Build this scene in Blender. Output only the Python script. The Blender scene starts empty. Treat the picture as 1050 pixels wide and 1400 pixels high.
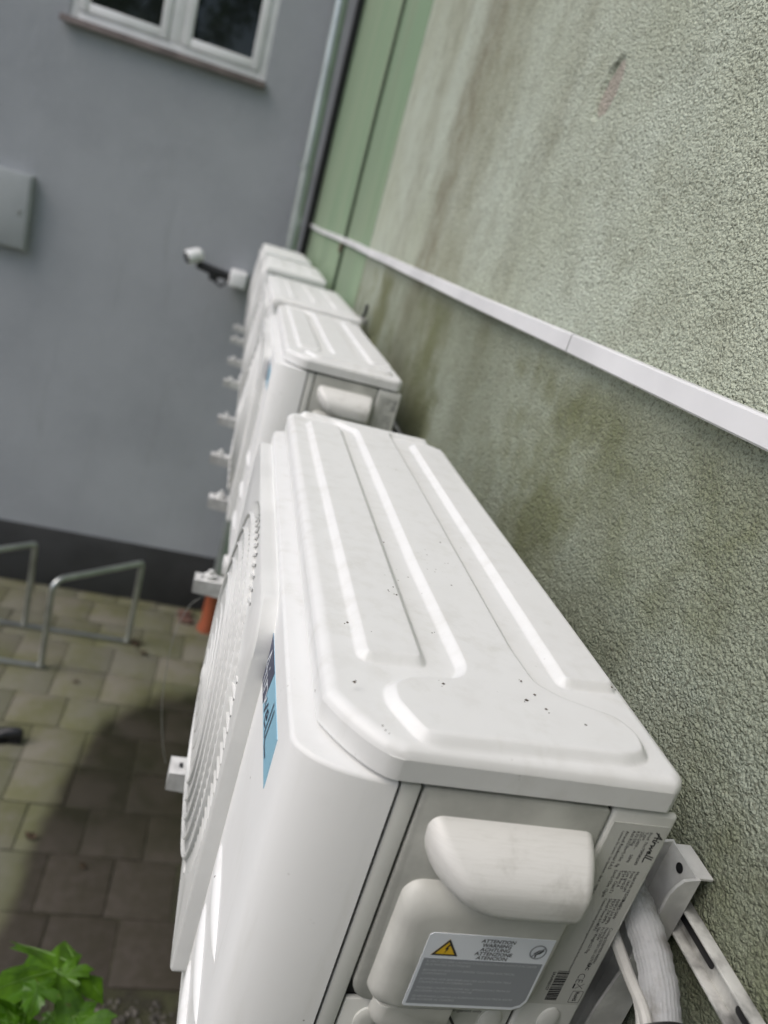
import bpy, bmesh, math, random
import numpy as np
from mathutils import Vector, Matrix
R_ = math.radians
sc = bpy.context.scene
C = sc.collection
rng = random.Random(7)
npr = np.random.default_rng(11)
H = 3.6                                    # camera height above the pavement

# ------------------------------------------------------------------ camera
cam = bpy.data.cameras.new('camera'); cam_o = bpy.data.objects.new('camera', cam); C.objects.link(cam_o)
M3 = Matrix(((0.95011731, -0.19927996, -0.23992622), (-0.15121355, 0.37848125, -0.91317381), (0.27278481, 0.90390234, 0.32946776)))
mw = M3.to_4x4(); mw.translation = (0, 0, H); cam_o.matrix_world = mw
cam.sensor_fit = 'VERTICAL'; cam.sensor_height = 36; cam.sensor_width = 27; cam.lens = 36 * 1020.6 / 1400
cam.clip_start = 0.02; cam.clip_end = 500
cam.dof.use_dof = True; cam.dof.focus_distance = 0.60; cam.dof.aperture_fstop = 4.9
sc.camera = cam_o
# ------------------------------------------------------------------ sky and sun
SUN_EL, SUN_AZ = 51.0, -106.0               # azimuth from +Y towards +X: light comes from the open court side
w = bpy.data.worlds.new('World'); sc.world = w; w.use_nodes = True
nt = w.node_tree; sky = nt.nodes.new('ShaderNodeTexSky'); sky.sky_type = 'NISHITA'; sky.sun_disc = False
sky.sun_elevation = R_(SUN_EL); sky.sun_rotation = R_(SUN_AZ); sky.air_density = 1.0; sky.dust_density = 3.0; sky.ozone_density = 1.0
bg = nt.nodes['Background']; bg.inputs[1].default_value = 0.14
nt.links.new(sky.outputs[0], bg.inputs[0])
sl = bpy.data.lights.new('sun', 'SUN'); sl.energy = 1.15; sl.angle = R_(45); sl.color = (1, .985, .97)
so = bpy.data.objects.new('sun', sl); C.objects.link(so)
sd = Vector((math.sin(R_(SUN_AZ)) * math.cos(R_(SUN_EL)), math.cos(R_(SUN_AZ)) * math.cos(R_(SUN_EL)), math.sin(R_(SUN_EL))))
so.rotation_euler = (-sd).to_track_quat('-Z', 'Y').to_euler(); so.location = (-3, 0, 12)
sc.view_settings.view_transform = 'Standard'; sc.view_settings.look = 'None'; sc.view_settings.gamma = 1
sc.view_settings.exposure = 0.22

# ------------------------------------------------------------------ materials
def srgb(r, g, b):
    f = lambda c: (c / 255 / 12.92) if c <= 10.3 else ((c / 255 + .055) / 1.055) ** 2.4
    return (f(r), f(g), f(b), 1)
class NB:
    def __init__(s, name, col=(.5, .5, .5), rough=.5, metal=0.0, spec=.5):
        s.m = bpy.data.materials.new(name); s.m.use_nodes = True; s.t = s.m.node_tree; s.p = s.t.nodes['Principled BSDF']
        s.p.inputs['Base Color'].default_value = (*col[:3], 1); s.p.inputs['Roughness'].default_value = rough
        s.p.inputs['Metallic'].default_value = metal; s.p.inputs['Specular IOR Level'].default_value = spec
        s.co = None
    def n(s, k, **kw):
        n = s.t.nodes.new(k)
        for a, v in kw.items(): setattr(n, a, v)
        return n
    def l(s, a, b): s.t.links.new(a, b)
    def coord(s, kind='Object', scale=(1, 1, 1)):
        tc = s.n('ShaderNodeTexCoord') if kind != 'World' else None
        out = tc.outputs[kind] if tc else s.n('ShaderNodeNewGeometry').outputs['Position']
        mp = s.n('ShaderNodeMapping'); mp.inputs['Scale'].default_value = scale; s.l(out, mp.inputs[0]); return mp.outputs[0]
    def noise(s, co, scale, detail=4, rough=.55):
        n = s.n('ShaderNodeTexNoise'); n.inputs['Scale'].default_value = scale; n.inputs['Detail'].default_value = detail; n.inputs['Roughness'].default_value = rough
        s.l(co, n.inputs['Vector']); return n.outputs[0]
    def vor(s, co, scale, feature='F1'):
        n = s.n('ShaderNodeTexVoronoi'); n.feature = feature; n.inputs['Scale'].default_value = scale; s.l(co, n.inputs['Vector']); return n.outputs['Distance']
    def ramp(s, x, a, b, va=0.0, vb=1.0):
        n = s.n('ShaderNodeMapRange'); n.interpolation_type = 'SMOOTHSTEP'
        for i, v in enumerate((a, b, va, vb)): n.inputs[i + 1].default_value = v
        s.l(x, n.inputs[0]); return n.outputs[0]
    def math(s, op, a, b=0.0):
        n = s.n('ShaderNodeMath', operation=op)
        for i, v in enumerate((a, b)):
            if isinstance(v, (int, float)): n.inputs[i].default_value = v
            else: s.l(v, n.inputs[i])
        return n.outputs[0]
    def mix(s, f, a, b, mode='MIX'):
        n = s.n('ShaderNodeMix', data_type='RGBA', blend_type=mode)
        if isinstance(f, (int, float)): n.inputs[0].default_value = f
        else: s.l(f, n.inputs[0])
        for i, v in ((6, a), (7, b)):
            if isinstance(v, tuple): n.inputs[i].default_value = (*v[:3], 1)
            else: s.l(v, n.inputs[i])
        return n.outputs[2]
    def sep(s, co):
        n = s.n('ShaderNodeSeparateXYZ'); s.l(co, n.inputs[0]); return n.outputs
    def color(s, c): s.l(c, s.p.inputs['Base Color'])
    def rough(s, c): s.l(c, s.p.inputs['Roughness'])
    def bump(s, h, strength=.5, dist=.002):
        b = s.n('ShaderNodeBump'); b.inputs['Strength'].default_value = strength; b.inputs['Distance'].default_value = dist
        s.l(h, b.inputs['Height']); s.l(b.outputs[0], s.p.inputs['Normal'])

def plain(name, col, rough=.5, metal=0.0, var=.12, scale=6, bump=0.0, bscale=80, spec=.5):
    b = NB(name, col, rough, metal, spec); co = b.coord('Object')
    n = b.noise(co, scale, 5)
    c2 = tuple(x * (1 - var * 2) for x in col[:3])
    b.color(b.mix(b.ramp(n, .35, .7), tuple(col[:3]), c2))
    if bump: b.bump(b.noise(co, bscale, 4), .6, bump)
    return b.m

def white_metal(name, col, dirt=.55):
    b = NB(name, col, .46); tc_ = b.n('ShaderNodeTexCoord').outputs['Object']; ad_ = b.n('ShaderNodeVectorMath', operation='ADD'); b.l(tc_, ad_.inputs[0]); b.l(b.math('MULTIPLY', b.n('ShaderNodeObjectInfo').outputs['Random'], 37.0), ad_.inputs[1]); co = ad_.outputs[0]
    n1 = b.noise(co, 5, 6, .6); n2 = b.noise(co, 60, 4); sx_ = b.n('ShaderNodeMapping'); sx_.inputs['Scale'].default_value = (14, 14, 1.6); b.l(co, sx_.inputs[0]); n3 = b.noise(sx_.outputs[0], 3, 5, .65)
    c = b.mix(b.math('MULTIPLY', b.ramp(n1, .45, .75), dirt * .45), tuple(col), tuple(x * .80 for x in (col[0], col[1] * .99, col[2] * .95)))
    c = b.mix(b.math('MULTIPLY', b.ramp(n3, .52, .78), dirt * .5), c, tuple(x * .72 for x in (col[0], col[1] * .99, col[2] * .9)))
    film = b.math('MULTIPLY', b.ramp(n2, .42, .70), b.ramp(b.noise(co, 2.3, 4, .7), .45, .70))
    c = b.mix(b.math('MULTIPLY', film, dirt * .45), c, (.44, .42, .36))
    sp = b.vor(co, 150); n4 = b.noise(co, 11, 3); gate = b.ramp(n4, .60, .72)
    spm = b.math('MULTIPLY', b.ramp(sp, .10, .17, 1, 0), gate)
    c = b.mix(b.math('MULTIPLY', spm, .75), c, (.16, .14, .11))
    sp2 = b.vor(co, 24); c = b.mix(b.math('MULTIPLY', b.ramp(sp2, .020, .031, 1, 0), .9), c, (.09, .075, .06))
    b.color(c); b.rough(b.ramp(n1, .3, .7, .44, .58)); b.bump(b.noise(co, 9, 2), .12, .004)
    return b.m

MT = {}
MT['white'] = white_metal('white_enamel', (.785, .79, .78))
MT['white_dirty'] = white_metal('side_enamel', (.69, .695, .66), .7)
def hood_mat():
    b = NB('hood_plastic', (.74, .73, .69), .42); co = b.coord('Object', (14, 14, 260)); n = b.noise(co, 3, 5, .7); n2 = b.noise(b.coord('Object'), 22, 5, .7)
    c = b.mix(b.math('MULTIPLY', b.ramp(n, .45, .72), .28), (.78, .775, .75), (.56, .55, .51))
    c = b.mix(b.math('MULTIPLY', b.ramp(n2, .48, .72), .5), c, (.44, .43, .39)); b.color(c); b.bump(n, .15, .001); return b.m
MT['hood'] = hood_mat()
MT['plastic'] = plain('cover_plastic', (.65, .65, .61), .45, var=.10, scale=16)
MT['panel_plastic'] = plain('dirty_shaded_plastic', (.52, .525, .485), .5, var=.14, scale=18)  # dirt tone, darkened further because the cup beside it catches more light
MT['grille'] = plain('grille_plastic', (.76, .765, .745), .40, var=.06, scale=9)
MT['dark'] = plain('dark_interior', (.035, .035, .035), .7)
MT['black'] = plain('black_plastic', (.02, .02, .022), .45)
MT['ink'] = plain('black_ink', (.025, .025, .028), .6, var=0)
MT['paper'] = plain('white_print', (.80, .84, .90), .35, var=.02)
MT['label_grey'] = plain('grey_print', (.29, .31, .34), .4, var=.03)
MT['label_pale'] = plain('pale_print', (.62, .64, .67), .4, var=.02)
MT['yellow'] = plain('yellow_print', (.80, .50, .02), .4, var=.02)
MT['silver_label'] = plain('rating_film', (.60, .605, .565), .38, var=.04)
MT['navy'] = plain('navy_print', (.045, .055, .11), .4, var=.03)
MT['sky_blue'] = plain('sky_blue_print', (.30, .58, .74), .4, var=.03)
MT['trunk_white'] = plain('duct_plastic', (.84, .84, .85), .38, var=.10, scale=3)
MT['zinc'] = plain('zinc_pipe', (.50, .55, .55), .32, .75, var=.10, scale=4)
MT['steel'] = plain('galvanised_steel', (.52, .54, .53), .30, .85, var=.15, scale=8)
MT['bracket'] = plain('bracket_paint', (.72, .72, .70), .5, var=.18, scale=22, bump=.0008, bscale=120)
MT['rail_paint'] = plain('grimy_rail_paint', (.62, .62, .59), .55, var=.36, scale=38, bump=.0008, bscale=120)
MT['rust'] = plain('rust', (.12, .045, .025), .9, var=.3, scale=40)
MT['terracotta'] = plain('brown_plastic_pipe', (.36, .095, .045), .5, var=.08)
MT['sill'] = plain('sill_metal', (.22, .18, .17), .6, var=.2)
MT['pvc'] = plain('window_plastic', (.88, .88, .88), .35, var=.05)
MT['leather'] = plain('black_leather', (.012, .012, .014), .45, bump=.001)
MT['stem'] = plain('green_stem', (.12, .14, .05), .6)
MT['cable'] = plain('cable_sheath', (.62, .61, .58), .5, var=.12, scale=30)
MT['dry_leaf'] = plain('dry_leaf', (.07, .045, .025), .8, var=.2, scale=30)
MT['brick'] = plain('red_brick', (.17, .095, .075), .9, var=.25, scale=18, bump=.003)
MT['duct_grey'] = plain('duct_grey_paint', (.22, .23, .23), .5)
MT['grey_panel'] = plain('grey_panel_paint', (.46, .48, .49), .5, var=.04)
MT['plinth'] = plain('plinth_paint', (.055, .055, .057), .75, var=.15, scale=3, bump=.002, bscale=60)
def tape():
    b = NB('wrapped_insulation', (.72, .73, .74), .5); co = b.coord('Object'); n = b.noise(co, 25, 5, .7)
    c = b.mix(b.math('MULTIPLY', b.ramp(n, .45, .70), .75), (.74, .75, .76), (.36, .35, .32)); m = b.noise(co, 10, 3)
    c = b.mix(b.math('MULTIPLY', b.ramp(m, .60, .70), .8), c, (.12, .09, .06)); b.color(c); b.bump(b.noise(co, 260, 3), .5, .0012); return b.m
MT['tape'] = tape()
MT['hose'] = plain('clear_hose', (.30, .30, .28), .3)
MT['green_dark'] = plain('dark_green_cable', (.07, .10, .06), .7)
def glass():
    b = NB('window_glass', (.012, .014, .013), .04, 0, .5); co = b.coord('World'); n = b.noise(co, 3, 3)
    b.bump(n, .05, .01); return b.m
MT['glass'] = glass()
def leafm():
    b = NB('maple_leaf', (.10, .26, .02), .38); co = b.coord('Object'); oi = b.n('ShaderNodeObjectInfo').outputs['Random']
    c = b.mix(oi, (.055, .16, .004), (.12, .28, .012)); n = b.noise(co, 22, 5, .7)
    c = b.mix(b.ramp(n, .35, .75), c, (.035, .10, .004)); c = b.mix(b.math('MULTIPLY', b.ramp(b.noise(co, 45, 3), .66, .74), .7), c, (.16, .12, .03)); b.color(c); b.bump(b.noise(co, 60, 3), .4, .002)
    tr = b.n('ShaderNodeBsdfTranslucent'); b.l(c, tr.inputs[0]); mx = b.n('ShaderNodeMixShader'); mx.inputs[0].default_value = .35
    b.l(b.p.outputs[0], mx.inputs[1]); b.l(tr.outputs[0], mx.inputs[2]); b.l(mx.outputs[0], b.t.nodes['Material Output'].inputs[0]); return b.m
MT['leaf'] = leafm()
def grey_wall():
    b = NB('grey_render', (.2, .205, .215), .75); co = b.coord('World'); n = b.noise(co, 1.1, 5); f = b.noise(co, 140, 3)
    c = b.mix(b.ramp(n, .35, .7), (.40, .415, .44), (.345, .358, .382)); st = b.noise(b.coord('World', (1, 1, .12)), 7, 5, .65); c = b.mix(b.math('MULTIPLY', b.ramp(st, .55, .78), .35), c, (.25, .255, .26)); c = b.mix(b.math('MULTIPLY', b.ramp(b.noise(co, 26, 5, .7), .5, .75), .22), c, (.48, .49, .51)); b.color(c); b.bump(b.math('ADD', f, b.math('MULTIPLY', b.noise(co, 12, 4), 1.5)), .7, .003); return b.m
MT['grey_wall'] = grey_wall()
def green_smooth():
    b = NB('green_paint', (.2, .3, .18), .65); co = b.coord('World', (1, 1, .25)); n = b.noise(co, 3.5, 6, .6); n2 = b.noise(b.coord('World', (1, 1, .08)), 9, 4)
    c = b.mix(b.ramp(n, .35, .7), (.215, .315, .20), (.27, .34, .23)); c = b.mix(b.math('MULTIPLY', b.ramp(n2, .55, .75), .5), c, (.15, .20, .12))
    b.color(c); b.bump(b.noise(b.coord('World'), 90, 3), .3, .002); return b.m
MT['green'] = green_smooth()
MT['shade_block'] = plain('shade_block_grey', (.22, .24, .19), .85)  # dim tone for the unseen block that shades the near unit
def roughcast():
    b = NB('pale_green_roughcast', (.36, .40, .30), .9, 0, .25); co = b.coord('World'); X, Y, Z = b.sep(co)
    n1 = b.noise(co, 2.2, 6, .6); n2 = b.noise(co, 14, 5, .6); n3 = b.noise(co, 330, 2)
    c = b.mix(b.ramp(n1, .35, .68), (.62, .68, .575), (.54, .585, .465))
    c = b.mix(b.math('MULTIPLY', b.ramp(n2, .45, .75), .35), c, (.27, .27, .19))
    # brown run-off streaks that wander down the wall
    wob = b.math('MULTIPLY', b.math('SUBTRACT', b.noise(b.coord('World', (1, 1, 1)), 2.5, 4), .5), .30)
    yy = b.math('ADD', Y, wob)
    for yc, wd, amt, col in ((1.95, .18, .62, (.22, .19, .115)), (1.75, .28, .42, (.25, .225, .14)), (2.35, .2, .30, (.28, .26, .17)), (1.30, .07, .25, (.25, .23, .15))):
        d = b.math('ABSOLUTE', b.math('SUBTRACT', yy, yc))
        s_ = b.ramp(d, wd * .2, wd, 1, 0)
        c = b.mix(b.math('MULTIPLY', b.math('MULTIPLY', s_, amt), b.ramp(n2, .25, .65, .5, 1)), c, col)
    # algae growing below the cable duct, where the run-off drips
    low = b.math('MULTIPLY', b.ramp(Z, H - .95, H - .30), b.ramp(Z, H - .12, H - .06, 1, 0))
    mz = b.ramp(b.noise(co, 3.2, 5, .65), .45, .66)
    c = b.mix(b.math('MULTIPLY', b.math('MULTIPLY', mz, low), .8), c, (.165, .17, .03))
    duct_shade = b.ramp(Z, H - .10, H - .05, 1, 0)  # shade below the duct put into the wall colour
    c = b.mix(b.math('MULTIPLY', duct_shade, b.ramp(n1, .2, .7, .32, .62)), c, (.165, .185, .125))
    unit_shade = b.math('MULTIPLY', b.ramp(Z, H - .55, H - .15, 1, 0), b.ramp(b.noise(co, 4.5, 5, .6), .3, .65, .10, .45))  # shade behind the units painted in, broken up by noise
    c = b.mix(unit_shade, c, (.10, .12, .075))
    # bare plaster in the chipped spot
    ey = b.math('DIVIDE', b.math('SUBTRACT', b.math('SUBTRACT', Y, 1.108), b.math('MULTIPLY', b.math('SUBTRACT', Z, H + .272), -.30)), .030)
    ez = b.math('DIVIDE', b.math('SUBTRACT', Z, H + .272), .036)
    ee = b.math('ADD', b.math('POWER', b.math('ABSOLUTE', ey), 2), b.math('POWER', b.math('ABSOLUTE', ez), 2))
    c = b.mix(b.ramp(b.math('ADD', ee, b.math('MULTIPLY', n2, .5)), 1.0, 1.35, 1, 0), c, (.52, .475, .41))
    pit_shade = b.ramp(b.noise(co, 300, 2, .6), .36, .50, 1, 0); c = b.mix(b.math('MULTIPLY', pit_shade, .7), c, (.15, .155, .115))  # dark specks put the shade between stucco grains into the colour
    wj = b.n('ShaderNodeVectorMath', operation='ADD'); nz_ = b.n('ShaderNodeTexNoise'); nz_.inputs['Scale'].default_value = 260; b.l(co, nz_.inputs['Vector'])
    sc_ = b.n('ShaderNodeVectorMath', operation='SCALE'); sc_.inputs['Scale'].default_value = .004; b.l(nz_.outputs['Color'], sc_.inputs[0]); b.l(co, wj.inputs[0]); b.l(sc_.outputs[0], wj.inputs[1])
    vo = b.vor(wj.outputs[0], 330); hgt_ = b.math('ADD', b.math('MULTIPLY', vo, -1.0), b.math('MULTIPLY', b.noise(co, 700, 2), .5))
    b.color(c); b.bump(hgt_, 1.0, .0030); return b.m
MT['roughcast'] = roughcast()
def slabm():
    b = NB('concrete_slab', (.25, .25, .18), .85, 0, .2); co = b.coord('World'); X, Y, Z = b.sep(co); oi = b.n('ShaderNodeObjectInfo').outputs['Random']
    n1 = b.noise(co, 2.2, 6, .65); n2 = b.noise(co, 16, 5, .6); n3 = b.noise(co, 90, 3)
    c = b.mix(oi, (.205, .188, .155), (.160, .158, .118))
    c = b.mix(b.math('MULTIPLY', b.ramp(n1, .38, .66), .75), c, (.135, .137, .062))
    c = b.mix(b.math('MULTIPLY', b.ramp(n2, .5, .8), .5), c, (.215, .20, .175))
    c = b.mix(b.math('MULTIPLY', b.ramp(n3, .55, .8), .35), c, (.10, .10, .065))
    # damp patch below the condensate drains, its edge an uneven curve round to the wall
    wb = b.math('MULTIPLY', b.math('SUBTRACT', b.noise(co, 2.6, 4), .5), .55)
    dy = b.math('DIVIDE', b.math('SUBTRACT', Y, 2.95), 2.10); dx = b.math('DIVIDE', b.math('SUBTRACT', X, .42), .94)
    r = b.math('ADD', b.math('SQRT', b.math('ADD', b.math('POWER', b.math('ABSOLUTE', dy), 2.6), b.math('POWER', b.math('ABSOLUTE', dx), 2.6))), b.math('MULTIPLY', wb, .35))
    wet = b.ramp(r, .90, 1.05, 1, 0)
    halo = b.math('MULTIPLY', b.ramp(r, .95, 1.25, 1, 0), .45)
    c = b.mix(halo, c, (.09, .095, .032))
    dark = b.mix(b.ramp(b.noise(co, 3.5, 4), .35, .65), (.011, .010, .005), (.030, .024, .020))
    dark = b.mix(b.ramp(Y, 3.25, 3.75, .85, 0), dark, b.mix(b.ramp(n2, .35, .7), (.045, .037, .031), (.062, .050, .046)))
    c = b.mix(b.math('MULTIPLY', wet, .90), c, dark)
    b.color(c); b.rough(b.math('SUBTRACT', .88, b.math('MULTIPLY', wet, .25))); b.bump(b.noise(co, 120, 4), .6, .003); return b.m
MT['slab'] = slabm()
def soil():
    b = NB('soil', (.04, .035, .025), .95); co = b.coord('World'); n = b.noise(co, 8, 6, .65); f = b.noise(co, 60, 4)
    c = b.mix(b.ramp(n, .35, .7), (.030, .027, .018), (.050, .052, .024)); b.color(c); b.bump(f, .8, .01); return b.m
MT['soil'] = soil()
MT['pebble'] = plain('pebble', (.16, .145, .125), .8, var=.4, scale=25)

# ------------------------------------------------------------------ mesh helpers
class Mesh:
    def __init__(s): s.v = []; s.f = []
    def add(s, v, f):
        o = len(s.v); s.v += [tuple(map(float, p)) for p in v]; s.f += [tuple(i + o for i in q) for q in f]; return s
    def box(s, x0, x1, y0, y1, z0, z1, bev=0.0, seg=2):
        bm = bmesh.new(); bmesh.ops.create_cube(bm, size=1)
        for v in bm.verts: v.co = ((x0 + x1) / 2 + v.co.x * (x1 - x0), (y0 + y1) / 2 + v.co.y * (y1 - y0), (z0 + z1) / 2 + v.co.z * (z1 - z0))
        if bev: bmesh.ops.bevel(bm, geom=bm.edges[:] , offset=bev, segments=seg, affect='EDGES', profile=.5)
        bm.verts.index_update(); s.add([v.co for v in bm.verts], [[v.index for v in f.verts] for f in bm.faces]); bm.free(); return s
    def tube(s, pts, r, n=10, caps=True, closed=False):
        P = [Vector(p) for p in pts]; rs = r if isinstance(r, (list, tuple)) else [r] * len(P); rings = []; up = None; m = len(P)
        for i, p in enumerate(P):
            a = P[(i - 1) % m] if closed or i else p; b = P[(i + 1) % m] if closed or i < m - 1 else p
            d = (b - a).normalized()
            if up is None: up = d.orthogonal().normalized()
            else: up = (up - d * up.dot(d)).normalized()
            q = d.cross(up); rings.append([p + (up * math.cos(t) + q * math.sin(t)) * rs[i] for t in (2 * math.pi * k / n for k in range(n))])
        v = [c for ring in rings for c in ring]; f = []
        for i in range(m if closed else m - 1):
            for k in range(n): f.append((i * n + k, i * n + (k + 1) % n, ((i + 1) % m) * n + (k + 1) % n, ((i + 1) % m) * n + k))
        if caps and not closed: f += [tuple(range(n))[::-1], tuple((m - 1) * n + k for k in range(n))]
        return s.add(v, f)
    def loft(s, loops, cap0=False, cap1=True, closed=True):
        n = len(loops[0]); v = [p for L in loops for p in L]; f = []
        for i in range(len(loops) - 1):
            for k in range(n if closed else n - 1): f.append((i * n + k, i * n + (k + 1) % n, (i + 1) * n + (k + 1) % n, (i + 1) * n + k))
        if cap0: f.append(tuple(range(n))[::-1])
        if cap1: f.append(tuple((len(loops) - 1) * n + k for k in range(n)))
        return s.add(v, f)
    def prism(s, poly, O, U, V, d):        # 2D polygon at origin O with axes U,V, pushed d along U x V
        O, U, V = Vector(O), Vector(U), Vector(V); N = U.cross(V).normalized()
        a = [O + U * p[0] + V * p[1] for p in poly]; n = len(a)
        return s.loft([a, [p + N * d for p in a]], cap0=True)
    def build(s, name, mat, parent=None, smooth=True, angle=35, origin=None):
        me = bpy.data.meshes.new(name); off = Vector((0, 0, 0))
        if parent is not None:
            q = parent
            while q is not None: off += q.location; q = q.parent
        elif origin is not None: off = Vector(origin)
        me.from_pydata([tuple(Vector(p) - off) for p in s.v], [], s.f); me.update()
        bm = bmesh.new(); bm.from_mesh(me); bmesh.ops.recalc_face_normals(bm, faces=bm.faces[:]); bm.to_mesh(me); bm.free()
        me.materials.append(MT[mat] if isinstance(mat, str) else mat)
        if smooth:
            me.polygons.foreach_set('use_smooth', [True] * len(me.polygons)); me.set_sharp_from_angle(angle=R_(angle))
        o = bpy.data.objects.new(name, me); C.objects.link(o)
        if parent is not None: o.parent = parent
        elif origin is not None: o.location = origin
        return o
def thing(name, loc, label, cat, group=None):
    o = bpy.data.objects.new(name, None); C.objects.link(o); o.location = loc; o.empty_display_size = .1; return tag(o, label, cat, group)
def tag(o, label, cat, group=None):
    o['label'] = label; o['category'] = cat
    if group: o['group'] = group
    return o
def structure(o): o['kind'] = 'structure'; return o
def copy_tree(o, parent=None):
    c = o.copy(); C.objects.link(c); c.parent = parent
    for ch in list(o.children): copy_tree(ch, c)
    return c
def rrect(x0, x1, y0, y1, r, n=5):
    out = []
    rr = r if isinstance(r, (list, tuple)) else [r] * 4
    for (cx, cy, a0), q in zip(((x1, y1, 0), (x0, y1, 90), (x0, y0, 180), (x1, y0, 270)), rr):
        sx = -1 if cx == x1 else 1; sy = -1 if cy == y1 else 1
        for k in range(n + 1):
            a = R_(a0 + 90 * k / n); out.append((cx + sx * q + q * math.cos(a), cy + sy * q + q * math.sin(a)))
    return out
def chaikin(p, it=2, closed=True):
    for _ in range(it):
        q = []
        for i in range(len(p)):
            a, b = p[i], p[(i + 1) % len(p)]
            q += [(a[0] * .75 + b[0] * .25, a[1] * .75 + b[1] * .25), (a[0] * .25 + b[0] * .75, a[1] * .25 + b[1] * .75)]
        p = q
    return p
def spline(pts, n=8):
    P = [np.array(p, float) for p in pts]; P = [2 * P[0] - P[1]] + P + [2 * P[-1] - P[-2]]; out = []
    for i in range(1, len(P) - 2):
        for k in range(n):
            t = k / n; a, b, c, d = P[i - 1:i + 3]
            out.append(.5 * (2 * b + (c - a) * t + (2 * a - 5 * b + 4 * c - d) * t * t + (3 * b - a - 3 * c + d) * t ** 3))
    out.append(P[-2]); return [tuple(p) for p in out]
def text2d(body, size, shear=0.0, offset=0.0, align='LEFT'):
    cu = bpy.data.curves.new('t', 'FONT'); cu.body = body; cu.size = size; cu.shear = shear; cu.offset = offset; cu.align_x = align; cu.resolution_u = 2
    o = bpy.data.objects.new('t', cu); C.objects.link(o); dg = bpy.context.evaluated_depsgraph_get(); ev = o.evaluated_get(dg); me = ev.to_mesh()
    v = [(p.co.x, p.co.y) for p in me.vertices]; f = [tuple(q.vertices) for q in me.polygons]; ev.to_mesh_clear()
    bpy.data.objects.remove(o); bpy.data.curves.remove(cu); return v, f
def put_text(m, body, size, O, U, V, **kw):
    v, f = text2d(body, size, **kw); O, U, V = Vector(O), Vector(U), Vector(V); m.add([O + U * a + V * b for a, b in v], f)
LOGO = [[(0, 0), (.22, .45), (.48, 1.0), (.52, .5), (.6, 0)], [(.0, .30), (.15, .42), (.75, .40)], [(.88, .45), (.86, .08), (.98, .02)], [(.92, .68), (.94, .74)],
        [(1.12, .45), (1.1, 0)], [(1.1, .2), (1.22, .42), (1.42, .43)], [(1.52, .45), (1.6, .02), (1.8, .36), (1.95, .02), (2.18, .46)],
        [(2.3, .20), (2.58, .27), (2.52, .44), (2.36, .40), (2.29, .18), (2.42, .02), (2.68, .10)], [(2.86, 1.0), (2.84, .08), (2.98, .02)], [(3.14, 1.0), (3.12, .08), (3.3, .0), (3.75, .03)]]
def strokes(m, O, U, V, sx, sy, wd, lo=-9, hi=9, shear=.25):
    O, U, V = Vector(O), Vector(U), Vector(V)
    for st in LOGO:
        for a, b in zip(st[:-1], st[1:]):
            if not lo <= (a[0] + b[0]) / 2 < hi: continue
            A = Vector(((a[0] + shear * a[1]) * sx, a[1] * sy)); B = Vector(((b[0] + shear * b[1]) * sx, b[1] * sy)); d = (B - A).normalized(); n = Vector((-d.y, d.x)) * wd / 2; e = d * wd * .4
            m.add([O + U * p.x + V * p.y for p in (A - e - n, B + e - n, B + e + n, A - e + n)], [(0, 1, 2, 3)])

# ------------------------------------------------------------------ the setting: ground and paving
g = Mesh(); g.add([(-120, -120, -.012), (120, -120, -.012), (120, 120, -.012), (-120, 120, -.012)], [(0, 1, 2, 3)])
structure(g.build('ground', 'soil', smooth=False))
pave = structure(Mesh().add([(-6, 1.2, -.004), (.60, 1.2, -.004), (.60, 6.3, -.004), (-6, 6.3, -.004)], [(0, 1, 2, 3)]).build('pavement', 'soil', smooth=False))
def slab_mesh(i):
    m = Mesh(); r = random.Random(i); s = .172
    m.box(-s, s, -s, s, -.05, 0, .004, 2); return m
slab_src = []
for i in range(3):
    o = slab_mesh(i).build('slab', 'slab', None); slab_src.append(o.data); bpy.data.objects.remove(o)
row_off = [.05, .05, -.04, .107, -.05, -.05, .10, -.05, -.395, -.22, -.34, -.16]
ys = [2.24, 2.60, 2.98, 3.36, 3.715, 4.06, 4.405, 4.745, 5.095, 5.44, 5.80, 6.15]
for j, y0 in enumerate(ys):
    y1 = ys[j + 1] if j + 1 < len(ys) else 6.29
    for k in range(-9, 3):
        x0 = row_off[j] + k * .35; x1 = x0 + .35
        if x1 > .56 or x0 < -3.0: continue
        if y0 < 2.5 and x1 > -.28: continue
        o = bpy.data.objects.new('slab', slab_src[(j * 5 + k) % 3]); C.objects.link(o); o.parent = pave
        o.location = ((x0 + x1) / 2, (y0 + y1) / 2, .004 + rng.uniform(-.004, .004))
        o.scale = (1.0, (y1 - y0 - .007) / .344, 1); o.rotation_euler = (rng.uniform(-.009, .009), rng.uniform(-.009, .009), rng.uniform(-.008, .008))
# gravelly bed by the wall below the units
bedv = []; bedf = []
for i in range(25):
    for j in range(33):
        bedv.append((-.28 + i * .035, 1.2 + j * .0425, .006 + npr.normal() * .004))
for i in range(24):
    for j in range(32): bedf.append((i * 33 + j, (i + 1) * 33 + j, (i + 1) * 33 + j + 1, i * 33 + j + 1))
structure(Mesh().add(bedv, bedf).build('planting_bed', 'soil'))
pm = Mesh()
for i in range(900):
    c = Vector((rng.uniform(-.26, .5), rng.uniform(1.3, 2.54), .012)); r = rng.uniform(.006, .020)
    v = [c + Vector((a * r * rng.uniform(.7, 1.2), b * r * rng.uniform(.7, 1.2), d * r * .7)) for a, b, d in ((1, 0, 0), (0, 1, 0), (-1, 0, 0), (0, -1, 0), (0, 0, 1), (0, 0, -1))]
    pm.add(v, [(0, 1, 4), (1, 2, 4), (2, 3, 4), (3, 0, 4), (1, 0, 5), (2, 1, 5), (3, 2, 5), (0, 3, 5)])
po = pm.build('gravel', 'pebble', smooth=False); po['kind'] = 'stuff'; po['label'] = 'loose small stones on the soil bed by the green wall'; po['category'] = 'gravel'

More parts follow.
